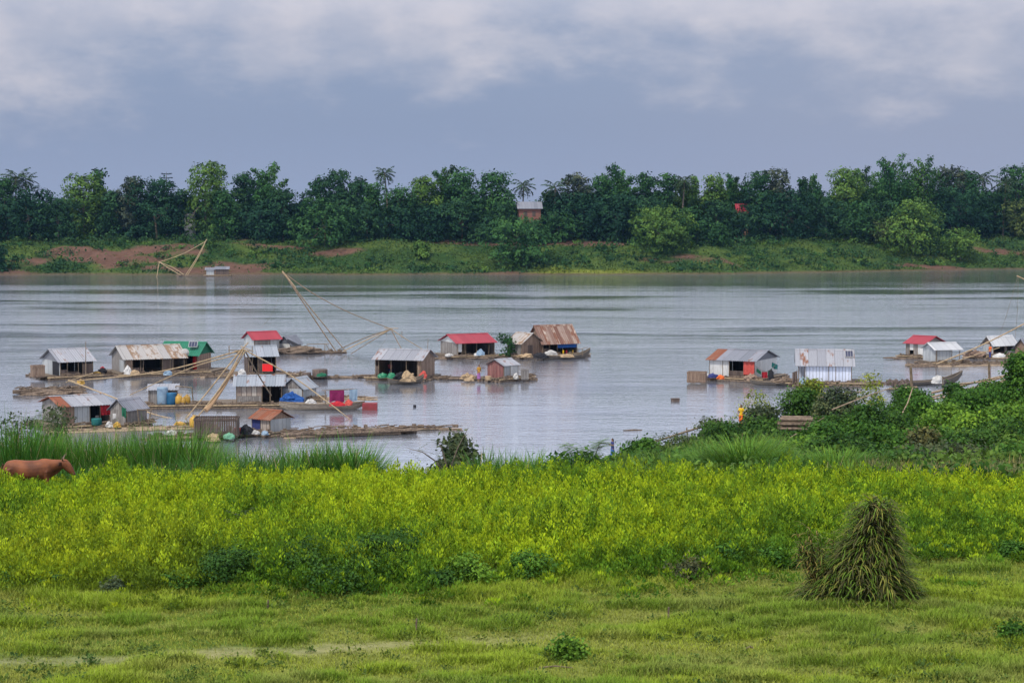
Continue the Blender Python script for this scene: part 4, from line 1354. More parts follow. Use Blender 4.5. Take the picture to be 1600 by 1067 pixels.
# house with red board
m = MB(); m.box(-.5, .5, -.02, .02, 0, .72); o = m.build('red_board', m_noise('bright_red_board', (.62, .01, .014), (.55, .015, .015), 2)); o.location = on_y(418, 580, h6.location.y - .35)
m = MB(); m.box(-.55, .55, -.03, .03, .725, .78); m.box(-.55, .55, -.03, .03, -.06, -.005); m.build('frame', W_DARK, o)
tag(o, 'bright red board on the front of the dark fronted house', 'board')
heap('plastic_bag', 'white bag hung at the left of the dark fronted house', 'bag', on_z(378, 585, .9), .4, .3, .5, P_WHITE, 24)
log_raft('log_raft', 'logs at the back of the left group between green house and red board', (300, 590), (470, 585), 1.6, 8, seed=12, pale=.3)
log_raft('log_raft', 'loose log strand from the red board house towards the central house', (455, 592), (600, 590), .9, 6, seed=13)
cyl_thing('basket', 'dark basket on the log strand, left of the grassy one', 'basket', on_z(479, 590, .2), .45, .5, W_DARK)
cyl_thing('basket', 'basket with green plants on the log strand left of the central house', 'basket', on_z(500, 589, .2), .75, .75, W_DARK)
heap('plant_heap', 'green plants heaped in the basket on the log strand', 'plants', on_z(503, 588, .9), .5, .4, .35, C_GREEN, 25)
log_raft('log_raft', 'log raft under the boom net behind the left group', (436, 553), (540, 551), 2.2, 9, seed=14)
heap('brushwood', 'brown brushwood piled on the raft under the boom net', 'brushwood', on_z(470, 550, .2), 3.0, .7, .6, LOG, 26, lumps=.6)
root = empty('pole_frame', on_z(480, 551, .2), 0, 'low pole railing on the raft under the boom net', 'railing')
for pts in ([(0, 0, 0), (0, 0, 1)], [(2, 0, 0), (2, 0, 1)], [(0, 0, .95), (2.5, 0, 1)], [(2.1, 0, 1), (2.7, 0, 0)]):
    m = MB(); m.tube(pts, .04, 6); m.build('pole', BAMBOO_DARK, root)
P = on_z(462, 547, .3)
m = MB(); m.grid(lambda s, q: (-.9 + 2.2 * s, -.2 - 1.0 * q, 1.3 - 1.1 * s - .25 * q), 6, 4); m.grid(lambda s, q: (-.9 + 2.2 * s, -.18 - 1.0 * q, 1.28 - 1.1 * s - .25 * q), 6, 4)
o = m.build('tarpaulin', C_BLACK); o.location = P; tag(o, 'dark tarpaulin sloping down right of the white walled hut', 'tarpaulin')

# --- central group
Y9 = h9.location.y
boat('dark boat moored before the central open fronted house', (606, 601), (662, 598), 1.3, .35, HULLDK, (.25, .45))
heap('plastic_tub', 'green tub left in the front of the central house', 'tub', on_z(598, 590, .32), .55, .4, .5, P_GREEN, 27, lumps=.15)
heap('plastic_tub', 'second green tub, between the pink clad person and the straw', 'tub', on_z(612, 591, .32), .5, .4, .55, P_GREEN, 28, lumps=.15)
heap('straw_heap', 'heap of pale straw on the boat before the central house', 'straw', on_z(637, 596, .35), .75, .5, .95, C_SAND, 29, lumps=.4)
heap('net_bundle', 'dark net bundle between green tub and straw heap', 'net bundle', on_z(625, 594, .32), .6, .4, .75, C_BLACK, 30, lumps=.4)
heap('cloth_bundle', 'orange and tan bundle at the right corner of the central house', 'bundle', on_z(661, 591, .32), .4, .3, .7, C_CORAL, 31)
log_raft('log_raft', 'log walkway from the central house to the little red sided hut', (664, 593), (840, 594), 1.0, 6, seed=15)
heap('basket_heap', 'brown baskets heaped left of the standing woman', 'baskets', on_z(731, 592, .2), .7, .45, .55, C_SAND, 32, lumps=.5)
heap('float_sack', 'pale sack lying before the baskets left of the standing woman', 'sack', on_z(733, 595, .15), .5, .25, .3, C_SAND, 33)
cyl_thing('basket', 'tan basket right of the standing woman', 'basket', on_z(763, 594, .2), .3, .4, C_SAND)
crate('picket_crate', 'grey picket crate at the right of the little red sided hut', 'crate', on_z(820, 593, .2), .65, .65, 1.0, W_GREY, R(10))
heap('plastic_bag', 'white bundle in front of the little red sided hut', 'bag', on_z(806, 592, .25), .3, .3, .55, P_WHITE, 34)
m = MB(); m.tube([(0, 0, 0), (.15, 0, 2.2)], [.04, .025], 6); o = m.build('mooring_pole', BAMBOO_DARK); o.location = on_z(667, 560, .2); tag(o, 'thin pole between the central house and the red roofed one behind', 'pole')
log_raft('log_raft', 'log raft below the red roofed house behind the central one', (672, 561), (786, 560), 1.4, 8, seed=16)
heap('plastic_bag', 'grey sack at the wall of the red roofed house behind the central one', 'sack', on_z(702, 557, .32), .5, .35, .35, P_WHITE, 35)
heap('net_bundle', 'grey net bundle hanging in the red roofed house behind the central one', 'net bundle', on_z(751, 555, .9), .45, .35, .65, P_LBLUE, 36)
heap('cloth_bundle', 'pale bundle on the floor of the red roofed house behind the central one', 'bundle', on_z(745, 556, .32), .4, .3, .35, C_WHITE, 37)
tree('potted green bush on the raft left of the rust striped house', on_z(794, 557, .2), 2.4, 2.6, 'mid', 501, .3, .3, 60, 8, 'bush', 'bush', low=.1, nl=6)
boat('long dark boat with raised bow before the rust striped house', (842, 562), (922, 559), 1.3, .35, HULLDK, (.25, .75))
heap('rope_heap', 'tan ropes heaped left of the long dark boat', 'rope heap', on_z(822, 558, .25), .9, .5, .4, C_SAND, 38, lumps=.6)
heap('plastic_bag', 'big white sack on the raft under the rust striped house', 'sack', on_z(861, 555, .35), .8, .4, .55, P_WHITE, 39)
heap('plastic_bag', 'flat pale sack in the long dark boat', 'sack', on_z(886, 558, .3), .9, .4, .35, C_SAND, 40)
heap('net_bundle', 'dark grey net bundle at the stern of the long dark boat', 'net bundle', on_z(845, 559, .25), .9, .4, .55, C_BLACK, 41, lumps=.4)
Yb = h12.location.y
for i, (px, mt, nm) in enumerate([(879, C_YELLOW, 'yellow'), (884, C_RED, 'red'), (889, C_GREEN, 'green'), (894, C_YELLOW, 'amber')]):
    hang('bunting_cloth', f'{nm} strip among the coloured cloths under the blue awning, number {i+1} from the left'.replace(f', number {i+1} from the left', ['  at the left end', ' second from left', ' third from left', ' at the right end'][i].replace('  ', ' ')), 'cloth',
         on_y(px, 547, Yb + .9 + .35 * i), on_y(px + 2.2, 547, Yb + .95 + .35 * i), .75, mt, i)
root = empty('pole_frame', on_z(903, 556, .3), 0, 'thin rail at the bow end of the rust striped house', 'railing')
for pts in ([(0, 0, 0), (0, 0, .9)], [(.5, 0, 0), (.5, 0, .85)], [(-.1, 0, .7), (1.1, 0, .95)]):
    m = MB(); m.tube(pts, .035, 6); m.build('pole', BAMBOO_DARK, root)

# --- white shop house and pale blue shed
crate('picket_crate', 'big brown slatted crate at the left end of the white shop house raft', 'crate', on_z(1089, 597, .15), 1.75, 1.3, 1.0, W_BROWN, R(-12))
heap('cloth_bundle', 'navy bundle on the raft before the white shop house', 'bundle', on_z(1114, 590, .32), .55, .3, .45, C_NAVY, 42)
heap('cloth_bundle', 'orange bundle right of the navy one before the white shop house', 'bundle', on_z(1126, 592, .32), .38, .25, .4, C_ORANGE, 43)
heap('plastic_bag', 'small white bag beside the big brown slatted crate', 'bag', on_z(1106, 589, .32), .25, .25, .35, P_WHITE, 44)
Y13 = h13.location.y
hang('clothing', 'coral shirt hung in the middle of the sagging line at the white gable', 'clothes', on_y(1190, 581, Y13 + .3), on_y(1199, 581, Y13 + .5), .75, C_RED, 7)
hang('clothing', 'dark green cloth at the left end of the sagging line at the white gable', 'clothes', on_y(1182, 575, Y13 + .0), on_y(1189, 580, Y13 + .2), .35, C_GREEN, 8)
hang('clothing', 'dark green cloth at the right end of the sagging line at the white gable', 'clothes', on_y(1200, 580, Y13 + .6), on_y(1206, 575, Y13 + .8), .55, C_GREEN, 9)
hang('tarpaulin', 'green tarpaulin under the right eave of the white shop house', 'tarpaulin', on_y(1206, 566, Y13 + 1.2), on_y(1215, 570, Y13 + 1.5), .5, C_TEAL, 10)
heap('cloth_bundle', 'dark bundle leaning at the right corner of the white shop house', 'bundle', on_z(1205, 594, .3), .3, .3, 1.0, C_BLACK, 45)
heap('cloth_bundle', 'tan bundle in front of the coral curtain', 'bundle', on_z(1172, 594, .3), .6, .4, .6, W_BROWN, 46, lumps=.5)
boat('dark boat lying between the white shop house and the pale blue shed', (1172, 601), (1262, 603), 1.2, .3, HULLDK, (.2, .2))
heap('brushwood', 'brown scrap wood heap between the shop house and the blue shed', 'scrap heap', on_z(1225, 598, .25), 1.4, .6, .45, LOG, 47, lumps=.6)
m = MB(); m.tube([(0, 0, 0), (-.5, 0, .9)], .04, 6); o = m.build('leaning_stick', BAMBOO_DARK); o.location = on_z(1234, 598, .3); tag(o, 'stick leaning out of the scrap heap beside the blue shed', 'stick')
hang('tarpaulin', 'dark grey tarpaulin at the open left end of the pale blue shed', 'tarpaulin', on_y(1238, 582, h14.location.y - .2), on_y(1246, 579, h14.location.y - .2), 1.0, W_DARK, 11)
heap('plastic_bag', 'pale blue bag at the left corner of the blue shed', 'bag', on_z(1254, 601, .2), .35, .3, .75, P_LBLUE, 48)
log_raft('log_raft', 'long log raft running right from the pale blue shed', (1240, 604), (1400, 601), 1.5, 8, seed=17, pale=.1)

cl_ = empty('clothes_line', on_y(1180, 572, Y13 - .1), 0, 'sagging rope with laundry across the white gable of the shop house', 'clothes line')
B_ = cl_.location.copy()
m = MB(); m.tube([on_y(*p_) - B_ for p_ in [(1179, 571, Y13 - .1), (1189, 578.5, Y13 + .2), (1197, 580.5, Y13 + .45), (1205, 577, Y13 + .75), (1212, 570, Y13 + 1.1)]], .02, 5); m.build('rope', ROPE, cl_)

# --- right edge group
boat('dark canoe with a white sack aboard behind the bamboo fence', (1385, 605), (1503, 597), 1.2, .35, HULLDK, (.3, .75))
heap('plastic_bag', 'white sack piled in the dark canoe', 'sack', on_z(1465, 599, .3), .6, .4, .75, P_WHITE, 49)
for i, px in enumerate((1391, 1400, 1409, 1417)):
    heap('net_bundle', ['dark round bundle at the left end of the row in the canoe', 'second dark round bundle from the left in the canoe', 'third dark round bundle from the left in the canoe', 'dark round bundle at the right end of the row in the canoe'][i], 'bundle', on_z(px, 602, .3), .38, .35, .6, W_DARK, 50 + i)
log_raft('log_raft', 'long pale log raft before the white roofed houses at the right edge', (1420, 573), (1600, 569), 2.2, 10, seed=18, pale=.45)
log_raft('log_raft', 'raft of brown logs below the orange clad person at right', (1505, 560), (1610, 560), 1.5, 8, seed=19, pale=.3)
m = MB(); m.tube([(0, 0, 0), (-1.4, .2, .12), (-2.4, .3, .1)], [.13, .12, .06], 7); o = m.build('drifting_log', LOG); o.location = on_z(1415, 561, .03); tag(o, 'log floating left of the red roofed house at right', 'log')
heap('brushwood', 'brown scrap piled left of the white roofed house at right edge', 'scrap heap', on_z(1524, 557, .25), 1.3, .6, .7, W_BROWN, 55, lumps=.6)
heap('cloth_bundle', 'pinkish bundle before the white roofed house at right edge', 'bundle', on_z(1562, 558, .3), .8, .4, .45, C_WHITE, 56)
m = MB(); m.tube([(0, 0, -.2), (0, 0, 1.0)], .07, 6); o = m.build('mooring_post', LOGPALE); o.location = on_z(1577, 566, 0); tag(o, 'short pale post standing on the right edge log raft', 'post')

# --- floating bits
root = empty('floating_crate', on_z(1055, 628, -.05), R(8), 'small dark crate floating alone on open water right of centre', 'crate')
m = MB(); m.box(-.33, .33, -.25, .25, 0, .28); m.build('box', W_DARK, root)
m = MB(); m.box(-.36, .36, -.28, .28, .285, .32); m.build('lid', W_DARK, root)
cyl_thing('floating_bottle', 'dark jar bobbing alone right of the laundry barge', 'jar', on_z(648, 638, -.1), .13, .3, C_BLACK)
for a, b, lab in [((974, 673), (1003, 672), 'thin dark log drifting on open water above the standing girl'), ((628, 671), (724, 673), 'thin stick drifting right of the long log bundle')]:
    A = on_z(*a); B = on_z(*b); m = MB(); m.tube([Vector((0, 0, 0)), (B - A) / 2 + Vector((0, .1, .02)), B - A], [.04, .06, .04], 6); o = m.build('drifting_log', LOG); o.location = A + Vector((0, 0, .02)); tag(o, lab, 'log')

# ------------------------------------------------------------------ lift nets
GL = 'bamboo lift nets'


def rig(label, base, segs):
    B = Vector(base)
    root = empty('lift_net', B, 0, label, 'lift net', GL)
    for nm, mt, r0, r1, pts in segs:
        P = [on_y(*p) - B for p in pts]
        poles(nm, root, [(P, r0 * .82, r1 * .82)], mt)
    return root


hub1 = (381, 546, 157)
rig1 = rig('big bamboo lift net with spread arms in front of the left houses', on_z(302, 660, .2), [
    ('arm', BAMBOO, .085, .06, [hub1, (250, 580.5, 164), (107, 596, 170)]),
    ('arm', BAMBOO, .06, .045, [(383, 551, 157), (300, 574, 160), (203, 617, 166)]),
    ('arm', BAMBOO, .075, .05, [(107, 594, 170), (180, 622, 163), (240, 647, 158), (292, 657, 156)]),
    ('arm', BAMBOO, .07, .045, [hub1, (455, 587, 157), (512, 628, 156), (548, 656, 155.5)]),
    ('mast_leg', BAMBOO, .08, .065, [(378, 545, 157), (330, 605, 156.5), (288, 657, 155.5)]),
    ('mast_leg', BAMBOO, .08, .065, [(381, 545, 157), (345, 605, 156), (304, 657, 155)]),
    ('mast_leg', BAMBOO, .07, .06, [(384, 546, 157), (352, 600, 156.5), (319, 641, 155.2)]),
    ('mast_leg', BAMBOO_DARK, .075, .06, [(384, 550, 157), (402, 583, 158), (424, 618, 159)]),
    ('boom_tip', BAMBOO, .07, .05, [(372, 553, 157), (388, 535, 157.5)]),
    ('boom_tip', BAMBOO, .05, .04, [(376, 541, 157), (396, 549, 157)]),
    ('rope', ROPE, .02, .02, [(372, 553, 157), (350, 590, 158), (305, 612, 158)]),
    ('furled_net', NET, .10, .26, [(371, 567, 157), (352, 600, 156.3), (330, 632, 155.6), (321, 641, 155.2)]),
    ('arm', BAMBOO, .05, .04, [(145, 583, 172), (120, 591, 171), (103, 597, 170)]),
    ('crossbar', BAMBOO_DARK, .04, .04, [(357, 547, 157.2), (394, 548, 157)]),
    ('peg', BAMBOO_DARK, .04, .04, [(358, 540, 157.2), (358, 556, 157.2)]),
    ('peg', BAMBOO_DARK, .04, .04, [(394, 541, 157), (394, 556, 157)]),
])
o = heap('float_sack', 'yellow float tied at the left arm tip of the big lift net', 'float', on_y(126, 600, 169.5), .4, .35, .42, P_YELLOW, 60, lumps=.12)
hub2 = (611, 514, 226)
rig2 = rig('tall lift net with a leaning boom behind the left group', on_z(530, 552, .2), [
    ('boom', BAMBOO_DARK, .10, .08, [(443, 426, 229), (482, 485, 227.5), (525, 549, 226)]),
    ('boom', BAMBOO_DARK, .09, .07, [(446, 430, 229), (480, 475, 227.5), (541, 550, 225)]),
    ('boom_tip', BAMBOO, .12, .10, [(441, 424, 229), (462, 450, 228.5)]),
    ('stay', BAMBOO_DARK, .075, .06, [(444, 427, 229), (490, 459, 228), (545, 488, 227), hub2]),
    ('arm', BAMBOO_DARK, .08, .06, [hub2, (570, 528, 226), (527, 547, 226)]),
    ('arm', BAMBOO, .08, .06, [(613, 514, 226), (575, 530, 225.5), (536, 549, 225)]),
    ('arm', BAMBOO_DARK, .06, .05, [hub2, (585, 530, 225), (548, 553, 224)]),
    ('arm', BAMBOO, .06, .045, [hub2, (630, 527, 226), (662, 547, 227)]),
    ('mast_leg', BAMBOO_DARK, .08, .06, [(611, 514, 226), (619, 530, 225), (629, 548, 224)]),
    ('rope', ROPE, .018, .018, [(611, 518, 226), (603, 530, 226), (592, 546, 226)]),
    ('rope', ROPE, .018, .018, [(443, 430, 229), (437, 460, 230), (424, 492, 231), (408, 512, 232)]),
    ('peg', BAMBOO_DARK, .04, .04, [(628, 517, 226), (628, 529, 226)]),
    ('peg', BAMBOO_DARK, .04, .04, [(604, 515, 226), (604, 525, 226)]),
    ('peg', BAMBOO, .06, .05, [(600, 513, 226), (622, 513, 226)]),
])
rig3 = rig('lift net whose bamboo boom rises out of the right edge of the picture', on_z(1484, 571, .15), [
    ('boom', BAMBOO, .10, .075, [(1463, 569, 208), (1530, 541, 208), (1600, 506, 208), (1680, 462, 209)]),
    ('boom', BAMBOO, .07, .05, [(1478, 570, 208), (1520, 556, 209), (1562, 543, 210)]),
    ('arm_tip', BAMBOO, .09, .06, [(1589, 431, 212), (1600, 436, 212), (1640, 452, 211)]),
    ('rope', ROPE, .022, .022, [(1590, 433, 212), (1575, 485, 213), (1560, 530, 214)]),
    ('rope', ROPE, .022, .022, [(1591, 433, 212), (1590, 480, 213), (1586, 530, 214)]),
])
rig4 = rig('small far lift net against the red earth of the opposite bank', on_z(292, 431, .2), [
    ('boom', BAMBOO, .13, .09, [(323, 374, 474), (308, 402, 473), (290, 430, 471)]),
    ('boom', BAMBOO, .11, .08, [(322, 376, 474), (311, 400, 473), (293, 430, 471)]),
    ('stay', BAMBOO, .11, .08, [(322, 377, 474), (285, 397, 474), (248, 410, 474)]),
    ('arm', BAMBOO, .11, .08, [(248, 409, 474), (262, 418, 473), (282, 430, 471)]),
    ('arm', BAMBOO, .10, .08, [(250, 410, 474), (270, 418, 473), (287, 429, 472)]),
    ('arm', BAMBOO, .10, .08, [(249, 410, 474), (247, 420, 472), (245, 433, 470)]),
    ('rope', ROPE, .05, .05, [(249, 410, 474), (238, 421, 475), (228, 430, 476)]),
])
log_raft('log_raft', 'short raft under the small far lift net', (276, 431.5), (300, 431.5), 1.5, 5, seed=20)
m = MB(); m.tube([(0, 0, 0), (4, .5, .05), (8, .4, .1)], [.2, .25, .1], 7); o = m.build('drifting_log', LOGPALE); o.location = on_z(1548, 419.5, .1); tag(o, 'pale trunk lying at the waterline of the far bank at right', 'log')

# ------------------------------------------------------------------ figures
def fuse(name, mb, mat, parent, vox, sm=6):
    o = mb.build(name, mat, parent, True)
    r = o.modifiers.new('fuse', 'REMESH'); r.mode = 'VOXEL'; r.voxel_size = vox; r.use_smooth_shade = True
    s = o.modifiers.new('soften', 'SMOOTH'); s.iterations = sm; s.factor = .5
    return o


def ball(mb, c, rx, ry, rz, n=12):
    k = 7
    pts = []; rad = []
    for i in range(k + 1):
        a = -math.pi / 2 + math.pi * i / k
        pts.append((c[0], c[1], c[2] + rz * math.sin(a))); rad.append((max(.004, rx * math.cos(a)), max(.004, ry * math.cos(a))))
    mb.tube(pts, rad, n)


def person(label, P, H, face, arms, legs, top, bottom, skirt=True, hairlen=.12, sit=False, cap=None, torso_lean=0.0):
    """face: rotation about z, figure looks along local -y. arms: two lists [elbow, hand] in units of H; legs likewise"""
    root = empty('person', P, face, label, 'person')
    h = H
    tl = torso_lean
    hip = Vector((0, 0, .5 * h)); sh = Vector((0, -tl * h, .82 * h)); neck = Vector((0, -tl * 1.1 * h, .87 * h)); head = Vector((0, -tl * 1.2 * h - .01 * h, .935 * h))
    m = MB()
    m.tube([hip - Vector((0, 0, .04 * h)), hip + Vector((0, 0, .03 * h)), hip.lerp(sh, .4), hip.lerp(sh, .8), sh, neck, head], [(.085 * h, .06 * h), (.09 * h, .065 * h), (.075 * h, .055 * h), (.095 * h, .062 * h), (.07 * h, .05 * h), (.032 * h, .032 * h), (.03 * h, .03 * h)], 14)
    ball(m, head, .046 * h, .055 * h, .068 * h)
    ball(m, head + Vector((0, -.052 * h, -.012 * h)), .009 * h, .016 * h, .014 * h, 8)      # nose
    ball(m, head + Vector((0, -.044 * h, -.042 * h)), .02 * h, .012 * h, .008 * h, 8)       # lips and chin
    for s in (-1, 1): ball(m, head + Vector((s * .048 * h, .004 * h, -.006 * h)), .008 * h, .014 * h, .02 * h, 8)
    for s, (el, ha) in zip((-1, 1), arms):
        a = sh + Vector((s * .105 * h, 0, -.015 * h)); e = Vector(el) * h; w = Vector(ha) * h
        m.tube([sh + Vector((s * .05 * h, 0, -.01 * h)), a, a.lerp(e, .5), e, e.lerp(w, .5), w], [.035 * h, .036 * h, .029 * h, .025 * h, .023 * h, .016 * h], 9)
        d = (w - e).normalized(); pal = w + d * .045 * h
        m.tube([w, w + d * .02 * h, pal], [(.016 * h, .012 * h), (.024 * h, .012 * h), (.024 * h, .011 * h)], 8)
        sd = d.cross(Vector((0, 1, .3))).normalized()
        for q, ln in zip((-1.5, -.5, .5, 1.5), (.036, .044, .042, .032)):
            b = pal + sd * q * .0115 * h
            m.tube([b, b + d * ln * .55 * h, b + (d + Vector((0, -.5, -.1))).normalized() * ln * h], [.0062 * h, .0058 * h, .0045 * h], 6)
        m.tube([w + d * .012 * h + sd * .016 * h, w + d * .03 * h + sd * .036 * h, w + d * .05 * h + sd * .04 * h], [.008 * h, .0075 * h, .006 * h], 6)
    for s, (kn, an) in zip((-1, 1), legs):
        a = hip + Vector((s * .05 * h, 0, -.01 * h)); k = Vector(kn) * h; f = Vector(an) * h
        m.tube([a, a.lerp(k, .5), k, k.lerp(f, .45), f, f + Vector((0, -.02 * h, -.028 * h))], [.06 * h, .05 * h, .036 * h, .033 * h, .02 * h, .02 * h], 9)
        m.tube([f + Vector((0, .025 * h, -.028 * h)), f + Vector((0, -.04 * h, -.026 * h)), f + Vector((0, -.10 * h, -.032 * h))], [.02 * h, (.026 * h, .018 * h), (.024 * h, .01 * h)], 8)
    fuse('body', m, SKIN, root, .0065 * h, 2)
    # eyes
    for s in (-1, 1):
        e = MB(); ball(e, head + Vector((s * .018 * h, -.047 * h, .006 * h)), .008 * h, .006 * h, .006 * h, 8); e.build('eye', HAIR, root)
    # hair
    m = MB(); ball(m, head + Vector((0, .012 * h, .014 * h)), .054 * h, .056 * h, .066 * h)
    if hairlen > .05:
        m.tube([head + Vector((0, .045 * h, .02 * h)), head + Vector((0, .055 * h, -.05 * h)), head + Vector((0, .05 * h, -hairlen * h))], [(.045 * h, .025 * h), (.05 * h, .022 * h), (.025 * h, .012 * h)], 10)
    fuse('hair', m, cap or HAIR, root, .008 * h, 2)
    # top
    m = MB()
    m.tube([hip - Vector((0, 0, .02 * h)), hip + Vector((0, 0, .05 * h)), hip.lerp(sh, .45), hip.lerp(sh, .82), sh + Vector((0, 0, .004 * h)), sh + Vector((0, 0, .02 * h))],
           [(.104 * h, .078 * h), (.1 * h, .076 * h), (.088 * h, .067 * h), (.106 * h, .073 * h), (.085 * h, .06 * h), (.045 * h, .042 * h)], 14)
    for s, (el, ha) in zip((-1, 1), arms):
        a = sh + Vector((s * .105 * h, 0, -.015 * h)); e = Vector(el) * h
        m.tube([sh + Vector((s * .04 * h, 0, -.01 * h)), a, a.lerp(e, .6)], [.042 * h, .047 * h, .042 * h], 10)
    fuse('shirt', m, top, root, .008 * h, 2)
    # bottom
    m = MB()
    if sit:
        for s, (kn, an) in zip((-1, 1), legs):
            a = hip + Vector((s * .045 * h, 0, 0)); k = Vector(kn) * h; f = Vector(an) * h
            m.tube([a + Vector((0, .03 * h, 0)), a, a.lerp(k, .5), k, k.lerp(f, .5)], [.075 * h, .078 * h, .066 * h, .055 * h, .045 * h], 10)
    elif skirt:
        kz = .16 * h
        c = (Vector(legs[0][1]) + Vector(legs[1][1])) * .5 * h
        m.tube([hip + Vector((0, 0, .04 * h)), hip - Vector((0, 0, .06 * h)), hip.lerp(c, .5), hip.lerp(c, .8)], [(.094 * h, .07 * h), (.108 * h, .085 * h), (.11 * h, .095 * h), (.12 * h, .11 * h)], 16)
    else:
        m.tube([hip + Vector((0, 0, .05 * h)), hip - Vector((0, 0, .04 * h))], [(.096 * h, .072 * h), (.1 * h, .075 * h)], 12)
        for s, (kn, an) in zip((-1, 1), legs):
            a = hip + Vector((s * .05 * h, 0, 0)); k = Vector(kn) * h; f = Vector(an) * h
            m.tube([a, a.lerp(k, .5), k, k.lerp(f, .8)], [.068 * h, .062 * h, .05 * h, .042 * h], 10)
    fuse('skirt' if skirt and not sit else 'trousers', m, bottom, root, .008 * h, 2)
    return root


STAND = [[(-.045, -.01, .27), (-.05, .01, .035)], [(.055, -.03, .27), (.06, -.02, .035)]]
DOWN = [[(-.15, .01, .64), (-.15, -.06, .50)], [(.15, .01, .64), (.15, -.06, .50)]]
CHEST = [[(-.15, -.02, .66), (-.03, -.13, .68)], [(.15, -.02, .66), (.03, -.14, .70)]]


def ground_at(px, py):
    """first hit of the view ray with the near ground"""
    d = ray(px, py)
    for Y in np.arange(30, 175, .1):
        p = EYE + d * (Y / d.y)
        if p.z <= zn(p.x, p.y): return p
    return on_z(px, py, 0)


Yg = 126.0
Pg = on_y(957, 716, Yg)
person('girl with long dark hair, navy top and blue skirt at the water edge', Pg, 1.28, R(-70), CHEST, STAND, C_NAVY, C_BLUE, True, .2)
Py = on_y(1158, 664, 119)
person('child in yellow shirt and orange red trousers beside bushes on the bank', Py, 1.22, R(-35), [[(-.16, .0, .65), (-.12, -.13, .56)], [(.15, .01, .64), (.14, -.12, .6)]],
       [[(-.05, -.04, .27), (-.06, .02, .035)], [(.06, -.06, .27), (.08, -.06, .035)]], C_YELLOW, m_noise('flame_cloth', (.7, .09, .02), (.65, .22, .02), 9, .9), False, .04)
Pw = on_z(748, 595, .22)
person('woman in a mustard top and violet sarong standing on the log walkway', Pw, 1.55, R(40), [[(-.16, .0, .64), (-.10, -.12, .55)], [(.16, .0, .64), (.10, -.12, .56)]], STAND, cloth('mustard_cloth', (.5, .26, .04)), C_VIOLET, True, .03, torso_lean=.03)
Po = on_z(1547, 560, .35)
person('person in an orange shirt beside the white roofed house at right edge', Po, 1.5, R(-60), DOWN, STAND, C_ORANGE, C_NAVY, False, .04)
Pp = on_z(609, 590, .05)
person('person in pink sitting behind the green tubs of the central house', Pp + Vector((0, .5, 0)), 1.5, R(10), [[(-.15, -.05, .66), (-.1, -.2, .6)], [(.15, -.05, .66), (.1, -.2, .6)]],
       [[(-.09, -.27, .52), (-.09, -.27, .27)], [(.09, -.27, .52), (.09, -.27, .27)]], C_PINK, C_NAVY, False, .04, sit=True)

# ------------------------------------------------------------------ cow
HIDE = m_noise('brown_hide', (.21, .07, .029), (.09, .031, .016), 2.6, .65, (1, 1, 1))
HIDEDK = m_noise('dark_hide', (.09, .035, .02), (.06, .025, .016), 6, .65)
HORN = m_noise('horn', (.25, .18, .13), (.1, .07, .05), 5, .5)
Yc = 58.6
Pc = on_y(8, 773, Yc); Pc.z = zn(Pc.x, Yc) - .02
zc = Pc.z
ck = (on_y(8, 718, Yc).z - zc) / 1.22
croot = empty('cow', Pc, R(4), 'red brown cow grazing with lowered head in the yellow green weeds at left', 'cow')
S = ck
m = MB()
# trunk: rump -> chest
m.tube([(-.02 * S, 0, 1.02 * S), (.05 * S, 0, .99 * S), (.25 * S, 0, .96 * S), (.6 * S, 0, .87 * S), (.95 * S, 0, .86 * S), (1.2 * S, 0, .90 * S), (1.38 * S, 0, .93 * S), (1.46 * S, 0, .94 * S)],
       [(.10 * S, .10 * S), (.20 * S, .20 * S), (.25 * S, .265 * S), (.30 * S, .325 * S), (.29 * S, .335 * S), (.25 * S, .325 * S), (.19 * S, .26 * S), (.10 * S, .14 * S)], 18)
ball(m, (1.20 * S, 0, 1.10 * S), .26 * S, .10 * S, .15 * S)              # hump
ball(m, (.16 * S, .13 * S, .98 * S), .14 * S, .09 * S, .16 * S); ball(m, (.16 * S, -.13 * S, .98 * S), .14 * S, .09 * S, .16 * S)
# neck and head, lowered
m.tube([(1.22 * S, 0, 1.0 * S), (1.45 * S, 0, 1.01 * S), (1.63 * S, 0, 1.05 * S), (1.76 * S, 0, 1.07 * S)], [(.17 * S, .25 * S), (.14 * S, .21 * S), (.115 * S, .17 * S), (.10 * S, .13 * S)], 14)
m.tube([(1.70 * S, 0, 1.13 * S), (1.79 * S, 0, 1.09 * S), (1.90 * S, 0, .98 * S), (2.01 * S, 0, .84 * S), (2.06 * S, 0, .77 * S)], [(.10 * S, .11 * S), (.12 * S, .155 * S), (.105 * S, .135 * S), (.08 * S, .095 * S), (.07 * S, .075 * S)], 14)
# dewlap
m.tube([(1.3 * S, 0, .72 * S), (1.48 * S, 0, .80 * S), (1.68 * S, 0, .90 * S)], [(.04 * S, .10 * S), (.025 * S, .08 * S), (.02 * S, .05 * S)], 8)
